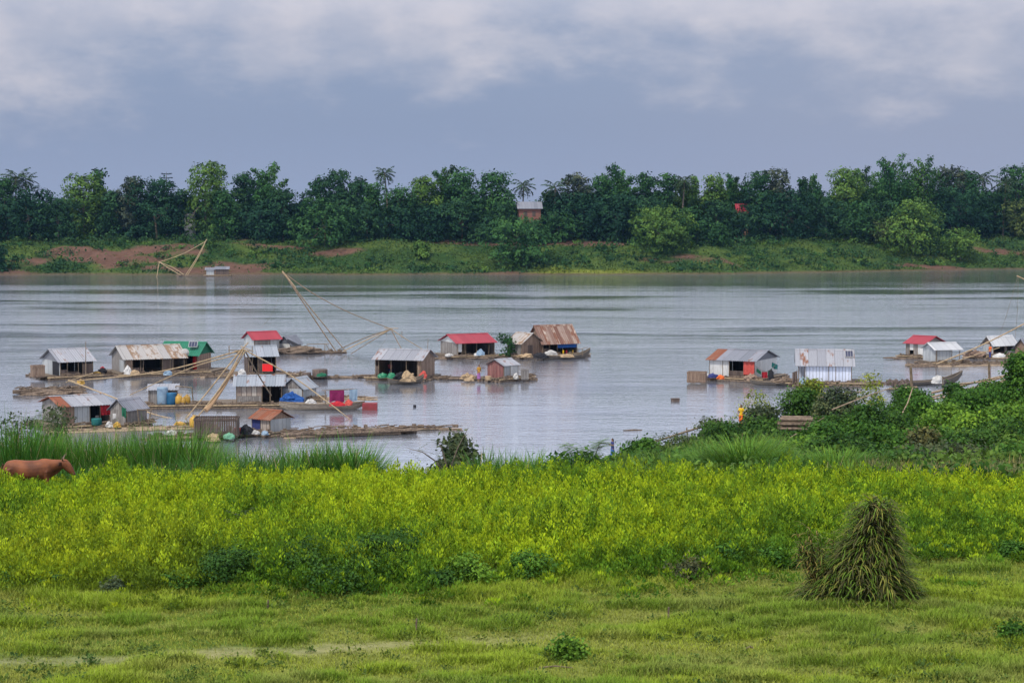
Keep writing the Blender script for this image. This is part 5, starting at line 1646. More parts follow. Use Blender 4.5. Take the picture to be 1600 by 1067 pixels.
# legs
for sgn, dx in ((-1, .04), (1, -.10)):
    y = sgn * .14 * S
    m.tube([((1.24 + dx) * S, y, .88 * S), ((1.24 + dx) * S, y, .64 * S), ((1.25 + dx * 2) * S, y, .40 * S), ((1.23 + dx * 2.6) * S, y, .12 * S), ((1.25 + dx * 2.7) * S, y, .02 * S)], [(.08 * S, .12 * S), .075 * S, .05 * S, .038 * S, .055 * S], 10)
    m.tube([((.18 - dx) * S, y, .95 * S), ((.26 - dx) * S, y, .72 * S), ((.16 - dx) * S, y, .47 * S), ((.05 - dx) * S, y, .42 * S), ((.09 - dx) * S, y, .12 * S), ((.12 - dx) * S, y, .02 * S)], [(.10 * S, .2 * S), (.09 * S, .14 * S), .06 * S, .05 * S, .038 * S, .055 * S], 10)
fuse('body', m, HIDE, croot, .02, 8)
for sgn in (-1, 1):
    e = MB(); e.tube([(1.72 * S, sgn * .09 * S, 1.10 * S), (1.67 * S, sgn * .2 * S, 1.09 * S), (1.64 * S, sgn * .28 * S, 1.04 * S)], [(.02 * S, .05 * S), (.018 * S, .07 * S), (.008 * S, .015 * S)], 8)
    e.build('ear', HIDEDK, croot, True)
    e = MB(); e.tube([(1.75 * S, sgn * .05 * S, 1.17 * S), (1.76 * S, sgn * .13 * S, 1.24 * S), (1.81 * S, sgn * .15 * S, 1.36 * S)], [.026 * S, .021 * S, .007 * S], 8)
    e.build('horn', HORN, croot, True)
    e = MB(); ball(e, (1.87 * S, sgn * .098 * S, 1.03 * S), .018 * S, .012 * S, .016 * S, 8); e.build('eye', HAIR, croot, True)
e = MB(); ball(e, (2.075 * S, 0, .765 * S), .06 * S, .072 * S, .065 * S); e.build('muzzle', HIDEDK, croot, True)
e = MB(); e.tube([(-.04 * S, 0, 1.08 * S), (-.10 * S, .01, .98 * S), (-.10 * S, .02, .6 * S), (-.09 * S, .02, .45 * S)], [.03 * S, .025 * S, .018 * S, .03 * S], 8); e.build('tail', HIDEDK, croot, True)

# ------------------------------------------------------------------ reeds
g = np.random.default_rng(21)


def reed_patch(n, cx, cy, sx, sy, hmin, hmax, width, base, name=None, curl=(.3, 1.0), lean=(.0, .35), hvar=True, per=26, region=None, az0=None):
    xs = cx + sx * (g.random(n) * 2 - 1); ys = cy + sy * (g.random(n) * 2 - 1)
    if region is not None:
        k = region(xs, ys); xs, ys = xs[k], ys[k]; n = len(xs)
    zz = z_near(xs, ys)
    hs = hmin + (hmax - hmin) * g.random(n) * (.5 + fbm(xs * .4, ys * .4, 2))
    ci = np.repeat(np.arange(n), per); N = n * per
    az = g.random(N) * 6.283
    if az0 is not None: az = az0 + g.normal(0, .8, N)
    off = np.abs(g.normal(0, .16, N)) * (hs[ci] * .35 + .3)
    B = np.stack([xs[ci] + np.cos(az) * off, ys[ci] + np.sin(az) * off, zz[ci] - .05], -1)
    L = hs[ci] * (.55 + .5 * g.random(N))
    tn = np.clip(1 + g.normal(0, .25, n)[ci] + g.normal(0, .15, N), .35, 1.8)
    hue = np.clip(g.normal(0, .18, n)[ci] + g.normal(0, .1, N), -.35, .6)
    c = np.asarray(base)[None] * tn[:, None] * np.stack([1 + hue, 1 + hue * .25, 1 - hue * .4], -1)
    dry = g.random(N) < .05
    c[dry] = np.array([.26, .21, .11])
    return blades(B, L, np.full(N, width) * (.7 + .6 * g.random(N)), az, lean[0] + (lean[1] - lean[0]) * g.random(N), curl[0] + (curl[1] - curl[0]) * g.random(N), 4, c, g)


def px2x(px, d): return (px - 800) / F * d


parts = []
# left bed, column 30..470
def bed(px0, px1, d0, d1, n, h0, h1, col, per=26, **kw):
    d_mid = (d0 + d1) / 2
    return reed_patch(n, (px2x(px0, d_mid) + px2x(px1, d_mid)) / 2, d_mid, abs(px2x(px1, d_mid) - px2x(px0, d_mid)) / 2, (d1 - d0) / 2, h0, h1, .042, col, per=per, **kw)


parts.append(bed(-40, 480, 61.5, 66, 480, 1.1, 1.8, (.05, .12, .018)))
parts.append(bed(50, 335, 65, 75, 1100, 2.3, 3.5, (.06, .15, .018), lean=(0, .25), curl=(.15, .8)))
parts.append(bed(-60, 80, 64, 72, 300, 1.5, 2.3, (.05, .13, .02)))
parts.append(bed(320, 480, 65, 73, 380, 1.7, 2.6, (.05, .13, .02)))
parts.append(bed(475, 570, 64, 69, 300, 1.8, 2.7, (.06, .15, .02), lean=(.05, .5)))
parts.append(bed(560, 640, 62, 66, 60, .7, 1.1, (.06, .12, .025)))
parts.append(bed(745, 850, 63, 68, 220, 1.3, 2.2, (.06, .14, .025), lean=(.05, .5)))
parts.append(bed(850, 1000, 62, 67, 120, .5, .9, (.055, .12, .022)))
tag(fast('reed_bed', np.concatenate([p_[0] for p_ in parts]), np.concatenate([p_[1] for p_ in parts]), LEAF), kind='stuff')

# big drooping grass tussocks on the right slope
def tussock(label, px, d, rad, h, n, col, seed, width=.03, az0=None):
    global g
    g = np.random.default_rng(seed)
    x = px2x(px, d); z = zn(x, d)
    root_loc = Vector((x, d, z))
    az = g.random(n) * 6.283
    rr = rad * np.sqrt(g.random(n)) * .75
    B = np.stack([np.cos(az) * rr, np.sin(az) * rr * .8, np.zeros(n)], -1)
    B[:, 2] = z_near(B[:, 0] + x, B[:, 1] + d) - z - .05
    L = .66 * h * (.6 + .6 * g.random(n)) * (1.25 - .4 * rr / rad)
    tn = np.clip(1 + g.normal(0, .25, n), .4, 1.8); hue = np.clip(g.normal(0, .2, n), -.3, .5)
    c = np.asarray(col)[None] * tn[:, None] * np.stack([1 + hue, 1 + hue * .25, 1 - hue * .4], -1)
    dirn = az + g.normal(0, .5, n) if az0 is None else az0 + g.normal(0, .7, n)
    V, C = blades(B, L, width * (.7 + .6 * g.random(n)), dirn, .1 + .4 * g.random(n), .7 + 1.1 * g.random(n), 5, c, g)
    o = fast('grass_tussock', V, C, LEAF); o.location = root_loc
    return tag(o, label, 'grass tussock', 'tall grass tussocks on the right slope')


for i, a in enumerate([
    ('largest drooping grass tussock, bright green, on the slope below the yellow child', 1165, 70, 1.7, 2.3, 2600, (.085, .175, .022)),
    ('drooping grass tussock directly left of the largest one', 1100, 72, 1.1, 1.9, 1300, (.08, .175, .022)),
    ('grass tussock below the standing girl, at the left end of the tussock row', 1035, 75, 1.1, 1.8, 1100, (.09, .17, .026)),
    ('grass tussock right of the largest one, with dark base', 1232, 68, 1.0, 1.6, 1100, (.075, .17, .02)),
    ('grass tussock under the dark spreading bush of the right slope', 1310, 69, 1.3, 1.6, 1300, (.085, .175, .022)),
    ('pale tipped grass tussock low at the right edge of the slope', 1560, 62, 1.1, 1.2, 1000, (.12, .13, .045)),
    ('brownish dry grass tussock left of the pale tipped one at right', 1480, 62, 1.1, 1.1, 900, (.11, .105, .045)),
]):
    tussock(*a, 300 + i)
g = np.random.default_rng(31)
parts = [bed(1000, 1420, 63, 76, 420, .45, .9, (.085, .165, .022), per=22), bed(1380, 1680, 60, 68, 300, .45, .9, (.105, .115, .042), per=22), bed(960, 1250, 76, 112, 520, .5, 1.1, (.08, .14, .026), per=18)]
tag(fast('slope_grass', np.concatenate([p_[0] for p_ in parts]), np.concatenate([p_[1] for p_ in parts]), LEAF), kind='stuff')

# ------------------------------------------------------------------ bushes on the near bank
NB = 'bushes on the near bank'


def nbush(label, px, d, wpx, ytop, tone, seed, lsize=.16, n=None, per=10, low=.05, var=.4, sink=.1, nl=9):
    x = px2x(px, d); z = zn(x, d) - sink
    H = max(.35, on_y(px, ytop, d).z - z)
    W = wpx / F * d * (1.22 if d > 60 else 1)
    return tree(label, Vector((x, d, z)), H, W, tone, seed, lsize, lsize * 1.9, n or int(min(900, 130 + W * H * 60)), per, 'bush', 'bush', low=low, var=var, group=NB, nl=nl, trunk_r=.03)


NTONE = {'n_dark': (.045, .105, .019), 'n_mid': (.055, .135, .02), 'n_lite': (.10, .20, .024), 'n_yel': (.20, .24, .035), 'n_grey': (.07, .095, .045), 'n_dry': (.085, .095, .04)}
TONES.update(NTONE)
for i, a in enumerate([
    # upper right crest
    ('yellowish feathery bush rising above the bamboo rails, left of the dark canoe', 1365, 112, 62, 584, 'n_yel'),
    ('yellow green bush in front of the pale blue shed', 1272, 116, 46, 596, 'n_yel'),
    ('yellow green feathery bush right above the yellow child', 1185, 121, 74, 616, 'n_yel'),
    ('dark bush between the log pile and the pale blue shed', 1262, 112, 70, 612, 'n_dark'),
    ('grey green bush on the crest left of the bamboo rails', 1318, 110, 76, 612, 'n_grey'),
    ('dark bush below the feathery yellow bush on the crest', 1390, 106, 96, 622, 'n_dark'),
    ('dark bush holding up the bamboo rails near the right edge', 1490, 112, 44, 602, 'n_dark'),
    ('tall dark bush reaching up at the right edge of the picture', 1598, 106, 70, 556, 'n_mid'),
    ('leafy green bush below the bamboo rails at right', 1530, 104, 90, 612, 'n_mid'),
    ('olive bush on the crest right of the bamboo rails bush', 1450, 102, 80, 628, 'n_mid'),
    # mid slope
    ('bright green bush in the middle of the right slope', 1480, 92, 110, 642, 'n_lite'),
    ('bright green bush at the right edge below the tall dark one', 1585, 92, 110, 640, 'n_lite'),
    ('deep green bush left of the bright green middle bush', 1405, 94, 100, 650, 'n_dark'),
    ('dark shady bush right of the log pile', 1345, 92, 80, 640, 'n_dark'),
    ('green layered bush directly below the log pile', 1292, 88, 88, 668, 'n_mid'),
    ('dark bush left below the log pile, behind the yellow child', 1200, 108, 80, 660, 'n_dark'),
    ('dark bush at the feet of the yellow child', 1140, 108, 70, 664, 'n_dark'),
    ('very dark bush at the right end of the slope under the bright one', 1588, 84, 90, 668, 'n_dark'),
    ('mid green bush on the slope right of the layered one', 1440, 82, 96, 680, 'n_mid'),
    ('dark spreading bush above the grass tussocks at right', 1325, 78, 120, 690, 'n_dark'),
    ('grey green bush low on the right slope above the dry grass', 1500, 74, 100, 704, 'n_grey'),
    ('dull green bush low at the right edge above the dry grass', 1585, 73, 80, 702, 'n_mid'),
    ('tan dry bush in the middle of the right slope', 1448, 80, 40, 676, 'n_dry'),
    ('dark bush low on the slope above the yellow weeds, right', 1400, 70, 96, 716, 'n_dark'),
    ('low dark bush covering the right end of the log stack', 1300, 100, 56, 656, 'n_dark'),
    ('olive green bush along the crest before the dark canoe', 1425, 110, 70, 610, 'n_mid'),
    ('round green bush below the right posts of the bamboo fence', 1560, 108, 76, 600, 'n_mid'),
    ('bright green leafy bush mid slope under the dark spreading one', 1370, 86, 90, 668, 'n_mid'),
    ('bright green bush over the very dark one at right', 1535, 88, 90, 650, 'n_lite'),
    ('dark green bush mid slope between tan bush and right edge', 1520, 80, 100, 682, 'n_dark'),
    ('yellow green low bush at the slope foot below the log stack', 1265, 80, 80, 692, 'n_lite'),
    ('dull grey green bush near the slope foot, right of the spreading dark bush', 1440, 72, 90, 708, 'n_grey'),
    ('tangled bush left of the log stack and right of the yellow child', 1190, 112, 60, 640, 'n_grey'),
    # middle
    ('green bush right of the standing girl', 1004, 112, 56, 690, 'n_mid'),
    ('dark bush at the feet of the standing girl', 945, 104, 80, 724, 'n_dark'),
    ('straggly grey green bush behind the girl along the slanting pole', 1050, 116, 90, 684, 'n_grey'),
    ('low green bush where the slanting pole ends', 1118, 118, 56, 660, 'n_grey'),
    ('leafy grey green bush standing alone against the water, middle of the bank', 714, 66, 56, 684, 'n_grey'),
    ('low dark bush right of the lone grey green one', 875, 66, 56, 718, 'n_dark'),
    ('low bush left of the standing girl behind the weeds', 920, 70, 60, 716, 'n_dark'),
    ('wispy pale bush at the left edge before the half rusted house', 24, 80, 110, 650, 'n_grey'),
    ('wispy grey bush whose twigs cover the corner of the half rusted house', 88, 82, 50, 632, 'n_grey'),
]):
    lab, px, d, w, yt, tn = a
    thin = 'feathery' in lab or 'wispy' in lab or 'straggly' in lab
    nbush(lab, px, d, w, yt, tn, 700 + i, lsize=.13 if thin else .17, n=170 if thin else None, per=9 if thin else 10)
# feathery branches left of the girl
def spray(label, px, d, pts_list, seed, tone='n_lite', leaf=.13, name='acacia_branch', cat='branch', dens=60):
    gg = np.random.default_rng(seed)
    B = Vector((px2x(px, d), d, 0)); B.z = zn(B.x, d)
    root = empty(name, B, 0, label, cat)
    m = MB(); Vs = []; Cs = []
    for pts in pts_list:
        P = [on_y(a, b, d) - B for a, b in pts]
        m.tube(P, [.035 * (1 - .8 * k / (len(P) - 1)) for k in range(len(P))], 5)
        arr = np.array([list(p) for p in P]); s = np.linspace(0, 1, len(P))
        q = .25 + .75 * gg.random(dens)
        c = np.stack([np.interp(q, s, arr[:, k]) for k in range(3)], -1) + gg.normal(size=(dens, 3)) * .04
        # pinnate leaflets: small sprays off the twig
        for k in range(dens):
            az = gg.random() * 6.283; dr = np.array([math.cos(az), math.sin(az) * .6, gg.normal(.05, .3)]); dr /= np.linalg.norm(dr)
            ln = .35 + .3 * gg.random(); mm = 12
            tt = np.linspace(.1, 1, mm)
            cc = c[k] + dr * (tt * ln)[:, None] - np.array([0, 0, 1]) * (tt ** 2 * .08)[:, None]
            sd = np.cross(dr, [0, 0, 1]); sd /= np.linalg.norm(sd) + 1e-6
            D = unit(sd * np.where(np.arange(mm) % 2, 1, -1)[:, None] + dr * .5)
            Vs.append(leaf_quads(cc, D, np.tile([0, 0, 1.], (mm, 1)), np.full(mm, leaf), np.full(mm, .05)))
            Cs.append(rep4(np.asarray(TONES[tone])[None] * (.6 + .8 * gg.random()) * np.ones((mm, 1))))
    m.build('stems', BARK, root)
    fast('leaves', np.concatenate(Vs), np.concatenate(Cs), LEAF, root)
    return root


spray('feathery acacia sprays reaching over the water left of the standing girl', 925, 100, [[(925, 735), (912, 712), (898, 700), (884, 695)], [(925, 735), (930, 712), (936, 695), (940, 690)], [(920, 735), (905, 716), (893, 708)], [(930, 738), (925, 715), (922, 700)]], 51)
spray('grey branching spray over the weeds, left of the middle of the picture', 330, 50, [[(320, 868), (338, 840), (360, 822), (384, 808)], [(320, 868), (330, 842), (338, 820)], [(315, 870), (300, 850), (282, 838)], [(330, 868), (360, 845), (392, 835)], [(322, 868), (345, 850), (372, 836)], [(318, 868), (312, 835), (300, 815)]], 52, 'n_grey', .10)
spray('bare leaning branch with few leaves over the weeds right of the grey spray', 400, 50, [[(380, 860), (410, 840), (436, 824), (458, 820)]], 53, 'n_grey', .06, dens=10)
spray('long wispy twig leaning over the water left of the lone bush', 690, 64, [[(700, 742), (680, 720), (660, 706), (636, 700)], [(700, 742), (715, 700), (732, 668)], [(702, 742), (690, 700), (684, 690)]], 54, 'n_grey', .07, dens=12)
spray('wispy sprays at the left edge before the water', 45, 78, [[(40, 740), (25, 690), (5, 664)], [(45, 740), (50, 680), (62, 650)], [(50, 740), (70, 690), (88, 640)], [(40, 740), (10, 700), (-10, 690)], [(55, 740), (80, 700), (108, 660)], [(30, 740), (30, 700), (40, 655)]], 55, 'n_grey', .11)

# undergrowth carpet of the slopes
g = np.random.default_rng(41)
n = 105000
d = 59 + 90 * g.random(n) ** 1.3; q = -.36 + .74 * g.random(n)
x = q * d
k = (d < shore_near(x, d) - 1.0); x = x[k]; d = d[k]; n = len(x)
mk = fbm(x * .35, d * .35, 3)
hh = .1 + .7 * sstep(mk, .4, .65)
P = np.stack([x, d, z_near(x, d) + g.random(n) * hh], -1)
D = unit(g.normal(size=(n, 3)) + np.array([0, -.2, .3])); N = unit(g.normal(size=(n, 3)) * .6 + np.array([0, -.4, .8]))
Ls = .12 + .16 * g.random(n) + (d - 60) * .0015
c = lerp((.09, .155, .025), (.04, .10, .018), sstep(fbm(x * .3 + 8, d * .3, 3), .4, .6)) * np.clip(1 + g.normal(0, .25, n), .4, 1.7)[:, None]
tag(fast('undergrowth', leaf_quads(P, D, N, Ls, Ls * .6), rep4(c), LEAF), kind='stuff')

# ------------------------------------------------------------------ logs, rails, sticks on the right bank
Yl = 108.0
LOGSTACK = m_noise('grey_brown_log', (.22, .165, .12), (.09, .065, .05), 4, .8)
gl = random.Random(4)
row = [(1216 + gl.uniform(-3, 6), 1279 + gl.uniform(-14, 8), 670 - 2.3 * k + gl.uniform(-.8, .8)) for k in range(9)]
for i, (a, b, y) in enumerate(row):
    A = on_y(a, y, Yl + (i % 3) * .24); B = on_y(b, y + gl.uniform(-.6, .6), Yl + (i % 3) * .24 + .15)
    m = MB(); m.tube([Vector((0, 0, 0)), (B - A) * .5 + Vector((0, 0, gl.uniform(-.02, .03))), B - A], [.085, .09, .075], 8)
    o = m.build('log', LOGSTACK); o.location = A
    tag(o, 'pale brown log in the stack lying across the right bank', 'log', 'logs stacked on the bank')


def stick(name, label, cat, pts, r0, r1, mat=BAMBOO_DARK, group=None):
    P = [on_y(*p) for p in pts]; B = P[0]
    m = MB(); m.tube([p - B for p in P], [r0 + (r1 - r0) * k / (len(P) - 1) for k in range(len(P))], 6)
    o = m.build(name, mat); o.location = B
    return tag(o, label, cat, group)


root = empty('slanting_rail', on_y(1000, 697, 120), 0, 'slanting bamboo rail with short posts between the two children', 'rail')
B = root.location.copy()
for pts, r in ([[(996, 699, 121), (1060, 678, 121), (1128, 657, 121)], .065], [[(1010, 688, 121), (1011, 700, 121)], .05], [[(1073, 668, 121), (1074, 684, 121)], .04], [[(1110, 660, 121), (1112, 676, 121)], .04], [[(960, 712, 122), (985, 703, 121.5), (1012, 696, 121)], .04]):
    m = MB(); m.tube([on_y(*p) - B for p in pts], r, 6); m.build('pole', BAMBOO_DARK, root)
stick('branch', 'dark fallen branch sloping down to the water left of the standing girl', 'branch', [(888, 732, 100), (915, 722, 101), (940, 712, 102)], .06, .03)
stick('leaning_stick', 'pale stick leaning in the leaves right of the log stack', 'stick', [(1234, 684, 92), (1255, 671, 93), (1288, 652, 95)], .022, .014, LOGPALE)
FN = empty('bamboo_fence', on_y(1480, 612, 116), 0, 'rough fence of bamboo rails and thin posts before the dark canoe', 'fence')
B = FN.location.copy()
for nm, pts, r in [('post', [(1423, 573, 117), (1425, 612, 117)], .085), ('post', [(1545, 565, 116), (1547, 612, 116)], .075), ('post', [(1473, 588, 116), (1474, 622, 116)], .04), ('post', [(1399, 596, 117), (1399, 612, 117)], .05),
                   ('rail', [(1388, 608, 117), (1433, 605, 117)], .07), ('rail', [(1455, 614, 116), (1520, 598, 116), (1585, 584, 116)], .07), ('rail', [(1456, 620, 116), (1530, 604, 116), (1600, 592, 116)], .065),
                   ('rail', [(1500, 612, 116.5), (1560, 598, 116.5), (1582, 588, 116.5)], .06), ('rail', [(1495, 600, 115.6), (1545, 596, 115.6), (1575, 587, 115.6)], .055), ('rail', [(1276, 622, 114), (1310, 617, 114), (1345, 612, 114)], .05),
                   ('rail', [(1300, 628, 114), (1345, 622, 114)], .05), ('rail', [(1452, 624, 115.5), (1500, 617, 115.5)], .06)]:
    m = MB(); m.tube([on_y(*p) - B for p in pts], r, 6); m.build(nm, BAMBOO_DARK if nm == 'post' else LOGPALE, FN)

for i_, pts in enumerate([[(1300, 640, 106), (1345, 622, 108), (1392, 606, 110)], [(1405, 655, 100), (1418, 630, 101), (1426, 606, 102)], [(1240, 640, 112), (1290, 628, 113), (1345, 620, 114)]]):
    stick('leaning_pole', ['thin pole leaning up through the bushes right of the log stack', 'short upright pole among the bushes below the dark canoe', 'thin pole lying over the bushes before the pale blue shed'][i_], 'pole', pts, .04, .025, LOGPALE)

# ------------------------------------------------------------------ yellow green weeds of the meadow
g = np.random.default_rng(61)


def weed_front(x):
    """nearest distance of the weed field for column direction"""
    px = 800 + F * np.asarray(x) / 47
    return np.interp(px, [-200, 0, 150, 350, 520, 660, 760, 900, 1050, 1150, 1250, 1400, 1600, 1800], [43.2, 43.0, 43.2, 43.4, 43.0, 42.8, 43.2, 44.2, 44.6, 44.8, 45.0, 45.6, 46.4, 46.4]) + (fbm(np.asarray(x) * .5, np.asarray(x) * 0, 3) - .5) * 1.6


n = 22000
d = 39.5 + 20.5 * g.random(n) ** .92; x = (-.35 + .70 * g.random(n)) * d
stray = (d > weed_front(x) - 3.2) & (g.random(n) < .22 * np.exp((d - weed_front(x)) * .8) * (fbm(x * .6 + 2, d * .8, 3) > .48))
k = ((d > weed_front(x)) | stray) & (d < 60.5); x = x[k]; d = d[k]; n = len(x)
# patchiness
dens = sstep(fbm(x * .28 + 3, d * .4, 4), .28, .5)
k = g.random(n) < .45 + .55 * dens; x = x[k]; d = d[k]; n = len(x)
pxs = 800 + F * x / d
zz = z_near(x, d)
hgt = (.35 + .8 * fbm(x * .6, d * .8, 3)) * (.5 + .8 * g.random(n)) * np.interp(d - weed_front(x), [-3, -1, 0, 1.2, 4], [.3, .4, .5, .8, 1.0])
right = sstep(pxs, 1180, 1450)
hgt = hgt * (1 - .2 * right)
cowclear = np.clip(((x - (Pc.x + 1.0)) / 1.9) ** 4 + ((d - (Yc - 2.8)) / 4.2) ** 4, 0, 1)
hgt = hgt * (.74 + .26 * cowclear)
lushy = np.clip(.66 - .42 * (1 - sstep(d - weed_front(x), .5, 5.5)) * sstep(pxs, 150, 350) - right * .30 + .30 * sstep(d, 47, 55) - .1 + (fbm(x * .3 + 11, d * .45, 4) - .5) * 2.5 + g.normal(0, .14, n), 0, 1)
warm = np.clip((1 - sstep(pxs, 250, 420)) * (1 - sstep(d, 47, 52)), 0, 1)
per = 42
ci = np.repeat(np.arange(n), per); N_ = n * per
s = np.tile(np.linspace(.22, .97, per), n) + g.normal(0, .03, N_)
az = np.tile(np.arange(per) * 2.4, n) + g.random(n)[ci] * 6.28
lean = g.normal(0, .12, (n, 2))
spread = (.12 + .13 * g.random(n))[ci] * np.sin(np.pi * np.clip(s, .05, .98)) ** .7 * (1.15 - .75 * s)
P = np.stack([x[ci] + lean[ci, 0] * s * hgt[ci] + np.cos(az) * spread, d[ci] + lean[ci, 1] * s * hgt[ci] + np.sin(az) * spread, zz[ci] + hgt[ci] * s], -1)
D = unit(np.stack([np.cos(az) * (.75 - .45 * s), np.sin(az) * (.75 - .45 * s), .25 + .9 * s], -1) + g.normal(size=(N_, 3)) * .22)
Nn = unit(np.stack([np.cos(az) * .55, np.sin(az) * .55, .55 + .5 * s], -1) + g.normal(size=(N_, 3)) * .22)
Ls = (.085 + .065 * g.random(N_)) * (1.15 - .45 * s)
lu = lushy[ci]
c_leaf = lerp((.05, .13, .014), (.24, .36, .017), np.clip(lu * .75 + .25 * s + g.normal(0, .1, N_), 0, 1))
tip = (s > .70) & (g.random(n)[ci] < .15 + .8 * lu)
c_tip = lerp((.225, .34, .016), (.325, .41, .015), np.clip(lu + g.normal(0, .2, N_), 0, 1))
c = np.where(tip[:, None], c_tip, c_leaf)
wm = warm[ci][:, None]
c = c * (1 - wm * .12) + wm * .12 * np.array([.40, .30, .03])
c *= np.clip(1 + g.normal(0, .24, n)[ci] + g.normal(0, .06, N_), .4, 1.6)[:, None]
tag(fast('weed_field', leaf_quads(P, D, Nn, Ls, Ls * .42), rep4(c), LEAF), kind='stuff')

# darker bushes at the edge of the weeds
TONES['n_edge'] = (.048, .112, .02)
for i, a in enumerate([
    ('dark low bush at the meadow edge, left corner', 5, 45.2, 60, 908, 'n_dark'), ('small dark bush second from left at the meadow edge', 70, 45.3, 44, 922, 'n_dark'),
    ('grey green bush at the meadow edge below the dead branch', 172, 44.8, 52, 918, 'n_grey'),
    ('dark bush at the meadow edge left of the grey spray', 270, 45.2, 56, 905, 'n_mid'), ('dark leafy bush below the leaning bare branch', 352, 45.6, 110, 866, 'n_dark'),
    ('deep green bush in the weeds left of the middle', 470, 46.2, 130, 858, 'n_dark'), ('broad dark bush in the weeds with bramble like twigs', 600, 46.6, 130, 838, 'n_dark'),
    ('low dark bush at the edge under the broad dark bush', 545, 45.2, 110, 884, 'n_dark'), ('olive green bush right of the broad dark bush', 725, 45.6, 70, 872, 'n_lite'),
    ('dark bush at the meadow edge straight below the lone reed bush', 690, 45.0, 60, 898, 'n_dark'), ('green bush at the meadow edge, middle of the picture', 815, 46.3, 80, 868, 'n_mid'),
    ('brown dry bush at the meadow edge left of the stalk stack', 1080, 46.2, 70, 880, 'n_dry'), ('dark bush in the weeds right of the stalk stack', 1465, 48.5, 54, 858, 'n_dark'),
    ('mid green bush in the weeds above the brown dry bush', 1130, 47.5, 70, 858, 'n_mid'), ('dull bush in the weeds at the right edge', 1585, 48.6, 60, 850, 'n_mid'),
    ('green bush in the weeds left of the stalk stack', 1215, 47.5, 60, 862, 'n_mid'), ('soft green bush on the grass right of the middle', 890, 38.6, 50, 1004, 'n_lite'),
    ('dark weed tuft on the grass at the right edge', 1594, 40.0, 40, 978, 'n_mid'), ('dark round bush deep in the weeds at right of centre', 1030, 52, 60, 800, 'n_dark'),
    ('low dark bush deep in the weeds left of centre', 500, 54, 60, 800, 'n_mid'),
]):
    lab, px, dd, w, yt, tn = a
    dd = dd - 1.9 if dd < 49 else dd
    nbush(lab, px, dd, w * 1.25, yt, 'n_edge' if tn == 'n_dark' else tn, 800 + i, lsize=.075, n=int(110 + w * 2.6), per=10, var=.45, nl=8)

# ------------------------------------------------------------------ stalk stack
P = ground_at(1335, 940)
g = np.random.default_rng(71)
kk = P.y / F
root = empty('stalk_stack', P, 0, 'conical stack of drying leafy stalks standing on the grass at right', 'stalk stack')
m = MB(); Vs = []; Cs = []; Hs = 158 * kk; Rb = 88 * kk
for i in range(120):
    a = g.random() * 6.283; rb = Rb * (.45 + .6 * g.random()); top = np.array([rb * math.cos(a) * .16 + 34 * kk + g.normal(0, .10), g.normal(0, .12), Hs * min(1.0, max(.35, .98 - .5 * ((rb / Rb - .45) / .6) + g.normal(0, .09)))])
    b = np.array([math.cos(a) * rb, math.sin(a) * rb * .8, 0.0])
    if i < 10: b = np.array([Rb * (.8 + .5 * g.random()), -.3 * g.random(), 0]); top = np.array([.2, 0, Hs * .62])
    mid = (b + top) / 2 + np.array([math.cos(a), math.sin(a), 0]) * .05
    m.tube([b, mid, top], [.014, .012, .007], 4)
    nb = 36
    s = g.random(nb) ** .8
    base = b[None] * (1 - s[:, None]) + top[None] * s[:, None]
    azz = a + g.normal(0, .9, nb)
    L = .28 + .40 * g.random(nb)
    kind = g.random(nb)
    col = np.where(kind[:, None] < .42, np.array([.09, .155, .022]), np.where(kind[:, None] < .62, np.array([.20, .20, .045]), np.array([.075, .075, .03]))) * (.6 + .7 * g.random((nb, 1)))
    V, C = blades(base, L, np.full(nb, .042), azz, .5 + .5 * g.random(nb), 1.4 + .9 * g.random(nb), 4, col, g)
    Vs.append(V); Cs.append(C)
# loose leaves fallen round the foot
nb = 150; aa = g.random(nb) * 6.283; rr = Rb * (.85 + .55 * g.random(nb) ** 1.5)
base = np.stack([np.cos(aa) * rr, np.sin(aa) * rr * .8, .03 + .05 * g.random(nb)], -1)
col = np.where(g.random((nb, 1)) < .5, np.array([.26, .22, .07]), np.array([.10, .15, .025])) * (.6 + .7 * g.random((nb, 1)))
V, C = blades(base, .25 + .3 * g.random(nb), np.full(nb, .035), g.random(nb) * 6.28, np.full(nb, 1.2), .4 + .4 * g.random(nb), 3, col, g)
Vs.append(V); Cs.append(C)
# ragged tops
for i in range(14):
    b = np.array([34 * kk + g.normal(0, .12), g.normal(0, .1), Hs * .6]); top = b + np.array([g.normal(0, .16), g.normal(0, .12), Hs * (.28 + .2 * g.random())])
    m.tube([b, (b + top) / 2, top], [.012, .01, .006], 4)
    nb = 9; s = g.random(nb); base = b[None] * (1 - s[:, None]) + top[None] * s[:, None]
    col = np.where(g.random((nb, 1)) < .6, np.array([.10, .15, .025]), np.array([.22, .17, .05])) * (.6 + .6 * g.random((nb, 1)))
    V, C = blades(base, .22 + .22 * g.random(nb), np.full(nb, .035), g.random(nb) * 6.28, .5 + .5 * g.random(nb), 1.2 + .9 * g.random(nb), 4, col, g)
    Vs.append(V); Cs.append(C)
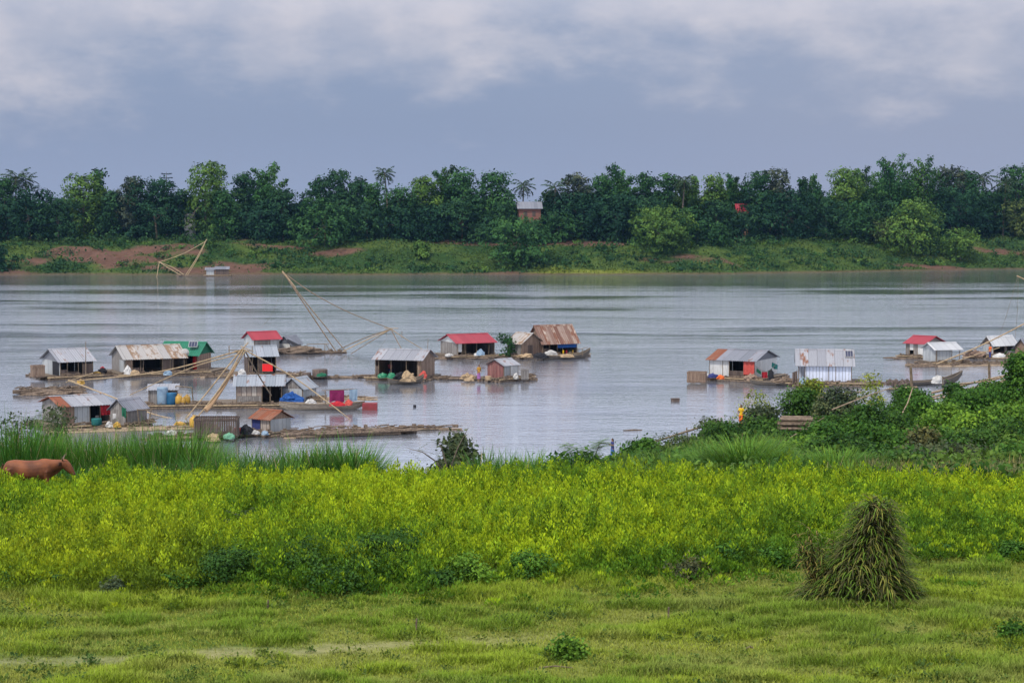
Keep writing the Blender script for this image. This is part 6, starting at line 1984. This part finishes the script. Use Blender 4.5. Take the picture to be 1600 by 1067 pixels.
# side tuft leaning out at the left
for i in range(20):
    b = np.array([-.5 * Rb + g.normal(0, .08), .1, 0]); top = np.array([-.85 * Rb + g.normal(0, .16), g.normal(0, .1), Hs * (.45 + .34 * g.random())])
    m.tube([b, (b + top) / 2, top], [.012, .01, .006], 4)
    nb = 22; s = .35 + .65 * g.random(nb)
    base = b[None] * (1 - s[:, None]) + top[None] * s[:, None]
    col = np.where(g.random((nb, 1)) < .5, np.array([.12, .16, .03]), np.array([.21, .16, .05])) * (.6 + .6 * g.random((nb, 1)))
    V, C = blades(base, .2 + .22 * g.random(nb), np.full(nb, .038), g.random(nb) * 6.28, .6 + .5 * g.random(nb), 1.3 + .8 * g.random(nb), 4, col, g)
    Vs.append(V); Cs.append(C)
m.build('stalks', m_noise('leafy_stalk', (.06, .075, .02), (.10, .09, .03), 9), root)
fast('leaves', np.concatenate(Vs), np.concatenate(Cs), LEAF, root)
for lab, a, b in [('bare stake standing in the grass, middle foreground', (650, 993), (651, 966)), ('short brown stake at the meadow edge left of the middle', (418, 952), (419, 937)), ('small reddish stake in the grass right of centre', (1044, 972), (1045, 948))]:
    A = ground_at(*a); B = on_y(b[0], b[1], A.y)
    m = MB(); m.tube([Vector((0, 0, -.08)), (B - A) * .6, B - A], [.022, .02, .016], 6); o = m.build('wooden_stake', LOG); o.location = A; tag(o, lab, 'stake')
A = ground_at(842, 1045); m = MB(); m.tube([(0, 0, .03), (.3, .04, .05), (.62, 0, .03)], [.012, .015, .008], 5); o = m.build('fallen_twig', LOG); o.location = A; tag(o, 'dark twig lying on the grass below the small dark bush', 'twig')
A = ground_at(1165, 1015); m = MB(); m.tube([(0, 0, .02), (.1, .02, .06), (.16, 0, .03)], [.02, .025, .012], 6); o = m.build('fallen_twig', LOG); o.location = A; tag(o, 'short dark stick on the grass left below the stalk stack', 'twig')

# ------------------------------------------------------------------ grass of the foreground
g = np.random.default_rng(81)
n = 600000
d = 31 + 17.5 * g.random(n); x = (-.34 + .68 * g.random(n)) * d
k = d < weed_front(x) + 1.2; x = x[k]; d = d[k]
pm = path_mask(x, d); tuft = fbm(x * .9, d * 1.4, 4); big = fbm(x * .3 + 5, d * .5 + 2, 3)
k = g.random(len(x)) < (1 - .7 * pm) * (.45 + .55 * sstep(tuft, .35, .6)); x = x[k]; d = d[k]; pm = pm[k]; tuft = tuft[k]; big = big[k]; n = len(x)
near_edge = 1 - sstep(weed_front(x) - d, 0, 2.5)
L = (.05 + .17 * sstep(tuft, .46, .68) + .07 * g.random(n) + .12 * near_edge * sstep(big, .4, .6)) * (1 - .55 * pm)
tall = g.random(n) < .012 + .02 * near_edge; L = np.where(tall, L + .16 * g.random(n), L)
az = g.random(n) * 6.283
W = .010 + .010 * g.random(n)
green = lerp((.205, .225, .036), (.125, .205, .018), sstep(tuft + g.normal(0, .08, n), .38, .62))
green = lerp(green, np.broadcast_to((.25, .31, .024), green.shape), .5 * sstep(big + g.normal(0, .05, n), .5, .65))
px_ = 800 + F * x / d
green = lerp(green, np.broadcast_to((.14, .20, .03), green.shape), .4 * sstep(px_, 700, 1300) * (1 - sstep(big, .4, .6)))
dryp = np.clip(sstep(fbm(x * .5 + 20, d * .9 + 3, 4), .56, .72) * .8 + pm * .6 + (g.random(n) < .06), 0, 1)
c = lerp(green, np.broadcast_to((.27, .25, .09), green.shape), dryp * .42) * np.clip(1 + g.normal(0, .17, n), .5, 1.5)[:, None]
B = np.stack([x, d, z_near(x, d) - .005], -1)
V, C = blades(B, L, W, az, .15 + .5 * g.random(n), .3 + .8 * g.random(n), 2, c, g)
tag(fast('meadow_grass', V, C, LEAF), kind='stuff')
# broad leaved low weeds scattered in the grass
n = 1500
d = 32 + 16 * g.random(n); x = (-.29 + .58 * g.random(n)) * d
k = (d < weed_front(x) + .5) & (g.random(n) < .25 + .9 * sstep(fbm(x * .5 + 30, d * .7, 3), .5, .65)); x = x[k]; d = d[k]; n = len(x)
per = 34; ci = np.repeat(np.arange(n), per); N_ = n * per
sz = (.10 + .22 * g.random(n) ** 2)[ci]
dv = unit(g.normal(size=(N_, 3)) + np.array([0, 0, .4])); dv[:, 2] = np.abs(dv[:, 2])
P = np.stack([x[ci], d[ci], z_near(x, d)[ci]], -1) + dv * (sz * (.4 + .6 * g.random(N_)))[:, None]
D = unit(dv + g.normal(size=(N_, 3)) * .6); Nn = unit(g.normal(size=(N_, 3)) * .6 + np.array([0, 0, 1.]))
Ls = .035 + .05 * g.random(N_)
base = lerp((.05, .10, .025), (.14, .19, .03), g.random(n))[ci]
tag(fast('meadow_weeds', leaf_quads(P, D, Nn, Ls, Ls * .6), rep4(base * np.clip(1 + g.normal(0, .2, N_), .5, 1.6)[:, None]), LEAF), kind='stuff')

# ------------------------------------------------------------------ sky, sun, air, camera
SUN_EL, SUN_AZ = R(58), R(215)     # azimuth measured clockwise from +Y
w = bpy.data.worlds.new('World'); SC.world = w; w.use_nodes = True
nt = w.node_tree; ns = nt.nodes; lk = nt.links
for x_ in list(ns): ns.remove(x_)
out = ns.new('ShaderNodeOutputWorld'); bg = ns.new('ShaderNodeBackground'); lk.new(bg.outputs[0], out.inputs[0])
bg.inputs['Strength'].default_value = .1
sky = ns.new('ShaderNodeTexSky'); sky.sky_type = 'NISHITA'; sky.sun_disc = False
sky.sun_elevation = SUN_EL; sky.sun_rotation = SUN_AZ; sky.air_density = 1.2; sky.dust_density = 2.0
geo = ns.new('ShaderNodeTexCoord'); sp = ns.new('ShaderNodeSeparateXYZ'); lk.new(geo.outputs['Generated'], sp.inputs[0])


def wm(op, a, b=None):
    x_ = ns.new('ShaderNodeMath'); x_.operation = op
    for i, q in enumerate((a, b)):
        if q is None: continue
        if isinstance(q, (int, float)): x_.inputs[i].default_value = q
        else: lk.new(q, x_.inputs[i])
    return x_.outputs[0]


def wr(v, a, b, c=0, d_=1):
    x_ = ns.new('ShaderNodeMapRange'); x_.interpolation_type = 'SMOOTHSTEP'
    lk.new(v, x_.inputs[0]); x_.inputs[1].default_value = a; x_.inputs[2].default_value = b; x_.inputs[3].default_value = c; x_.inputs[4].default_value = d_
    return x_.outputs[0]


def wmix(f, a, b):
    x_ = ns.new('ShaderNodeMix'); x_.data_type = 'RGBA'
    for i, q in ((0, f), (6, a), (7, b)):
        if isinstance(q, (int, float)): x_.inputs[i].default_value = q
        elif isinstance(q, tuple): x_.inputs[i].default_value = (*q, 1)
        else: lk.new(q, x_.inputs[i])
    return x_.outputs[2]


def wn(sx, sz, scale, off=0, det=6, ro=.55):
    cb = ns.new('ShaderNodeCombineXYZ')
    lk.new(wm('MULTIPLY', sp.outputs[0], sx), cb.inputs[0]); lk.new(wm('MULTIPLY', sp.outputs[2], sz), cb.inputs[2])
    lk.new(wm('ADD', wm('MULTIPLY', sp.outputs[1], sx), off), cb.inputs[1])
    n_ = ns.new('ShaderNodeTexNoise'); n_.inputs['Scale'].default_value = scale; n_.inputs['Detail'].default_value = det; n_.inputs['Roughness'].default_value = ro
    lk.new(cb.outputs[0], n_.inputs['Vector'])
    return n_.outputs[0]


el = sp.outputs[2]
k10 = 10.0
lo = tuple(v * k10 for v in (.245, .30, .445)); mid = tuple(v * k10 for v in (.20, .257, .40))
cl = tuple(v * k10 for v in (.485, .47, .54)); top = tuple(v * k10 for v in (.94, .98, 1.11))
n1 = wn(10, 19, 1.0, 3.0)
n2 = wn(20, 36, 1.0, 7.0, 7)
warp = wm('ADD', el, wm('MULTIPLY', wm('SUBTRACT', n1, .5), .042))
base = wmix(wr(el, .0, .045), lo, mid)
base = wmix(wr(sp.outputs[0], -.05, .22, 0, .35), base, tuple(v * k10 for v in (.30, .315, .42)))
nb = wn(13, 30, 1.0, 5.0, 8, .58)
lift = wm('MULTIPLY', wm('SUBTRACT', el, .066), 7.5)
left = wm('MULTIPLY', wr(sp.outputs[0], -.30, .0, .10, 0.0), 1.0)
soft = wr(wm('ADD', wm('ADD', nb, lift), left), .36, .74)
billow = wm('MULTIPLY', soft, wm('ADD', .46, wm('MULTIPLY', wr(n2, .32, .72), .54)))
base = wmix(billow, base, cl)
base = wmix(wr(el, .085, .20), base, top)
base = wmix(wm('MULTIPLY', wr(wn(3, 6, 1.0, 1.0), .40, .65), wr(el, .15, .35)), base, tuple(v * k10 for v in (.66, .68, .78)))
mixed = wmix(.88, sky.outputs[0], base)
lk.new(mixed, bg.inputs['Color'])

sun = bpy.data.lights.new('sun', 'SUN'); sun.energy = 3.0; sun.angle = R(8); sun.color = (1, .95, .86)
so = bpy.data.objects.new('sun', sun); COL.objects.link(so)
dirv = Vector((math.sin(SUN_AZ) * math.cos(SUN_EL), math.cos(SUN_AZ) * math.cos(SUN_EL), math.sin(SUN_EL)))
so.rotation_euler = dirv.to_track_quat('Z', 'Y').to_euler()
so.location = (0, 0, 80)

HAZE = True
if HAZE:
    m = MB(); m.box(-950, 950, -40, 1100, -5, 48)
    hm = bpy.data.materials.new('river_air'); hm.use_nodes = True
    t_ = hm.node_tree; t_.nodes.clear()
    o_ = t_.nodes.new('ShaderNodeOutputMaterial'); v_ = t_.nodes.new('ShaderNodeVolumePrincipled')
    v_.inputs['Color'].default_value = (.28, .56, 1, 1); v_.inputs['Density'].default_value = .00005; v_.inputs['Anisotropy'].default_value = .1
    t_.links.new(v_.outputs[0], o_.inputs['Volume'])
    ho = m.build('haze', hm); ho['kind'] = 'stuff'

cam = bpy.data.cameras.new('camera'); cam.sensor_width = 36; cam.lens = F / 1600 * 36; cam.clip_start = .5; cam.clip_end = 20000
co = bpy.data.objects.new('camera', cam); COL.objects.link(co)
co.location = EYE; co.rotation_euler = (math.pi / 2 - PITCH, 0, 0)
SC.camera = co
SC.view_settings.view_transform = 'Standard'; SC.view_settings.look = 'None'; SC.view_settings.exposure = .35; SC.view_settings.gamma = 1
SC.render.resolution_x = 1024; SC.render.resolution_y = 682
SC.render.engine = 'CYCLES'
SC.cycles.max_bounces = 6; SC.cycles.transparent_max_bounces = 6; SC.cycles.volume_bounces = 0
SC.cycles.use_denoising = True
SC.cycles.volume_step_rate = 1.0
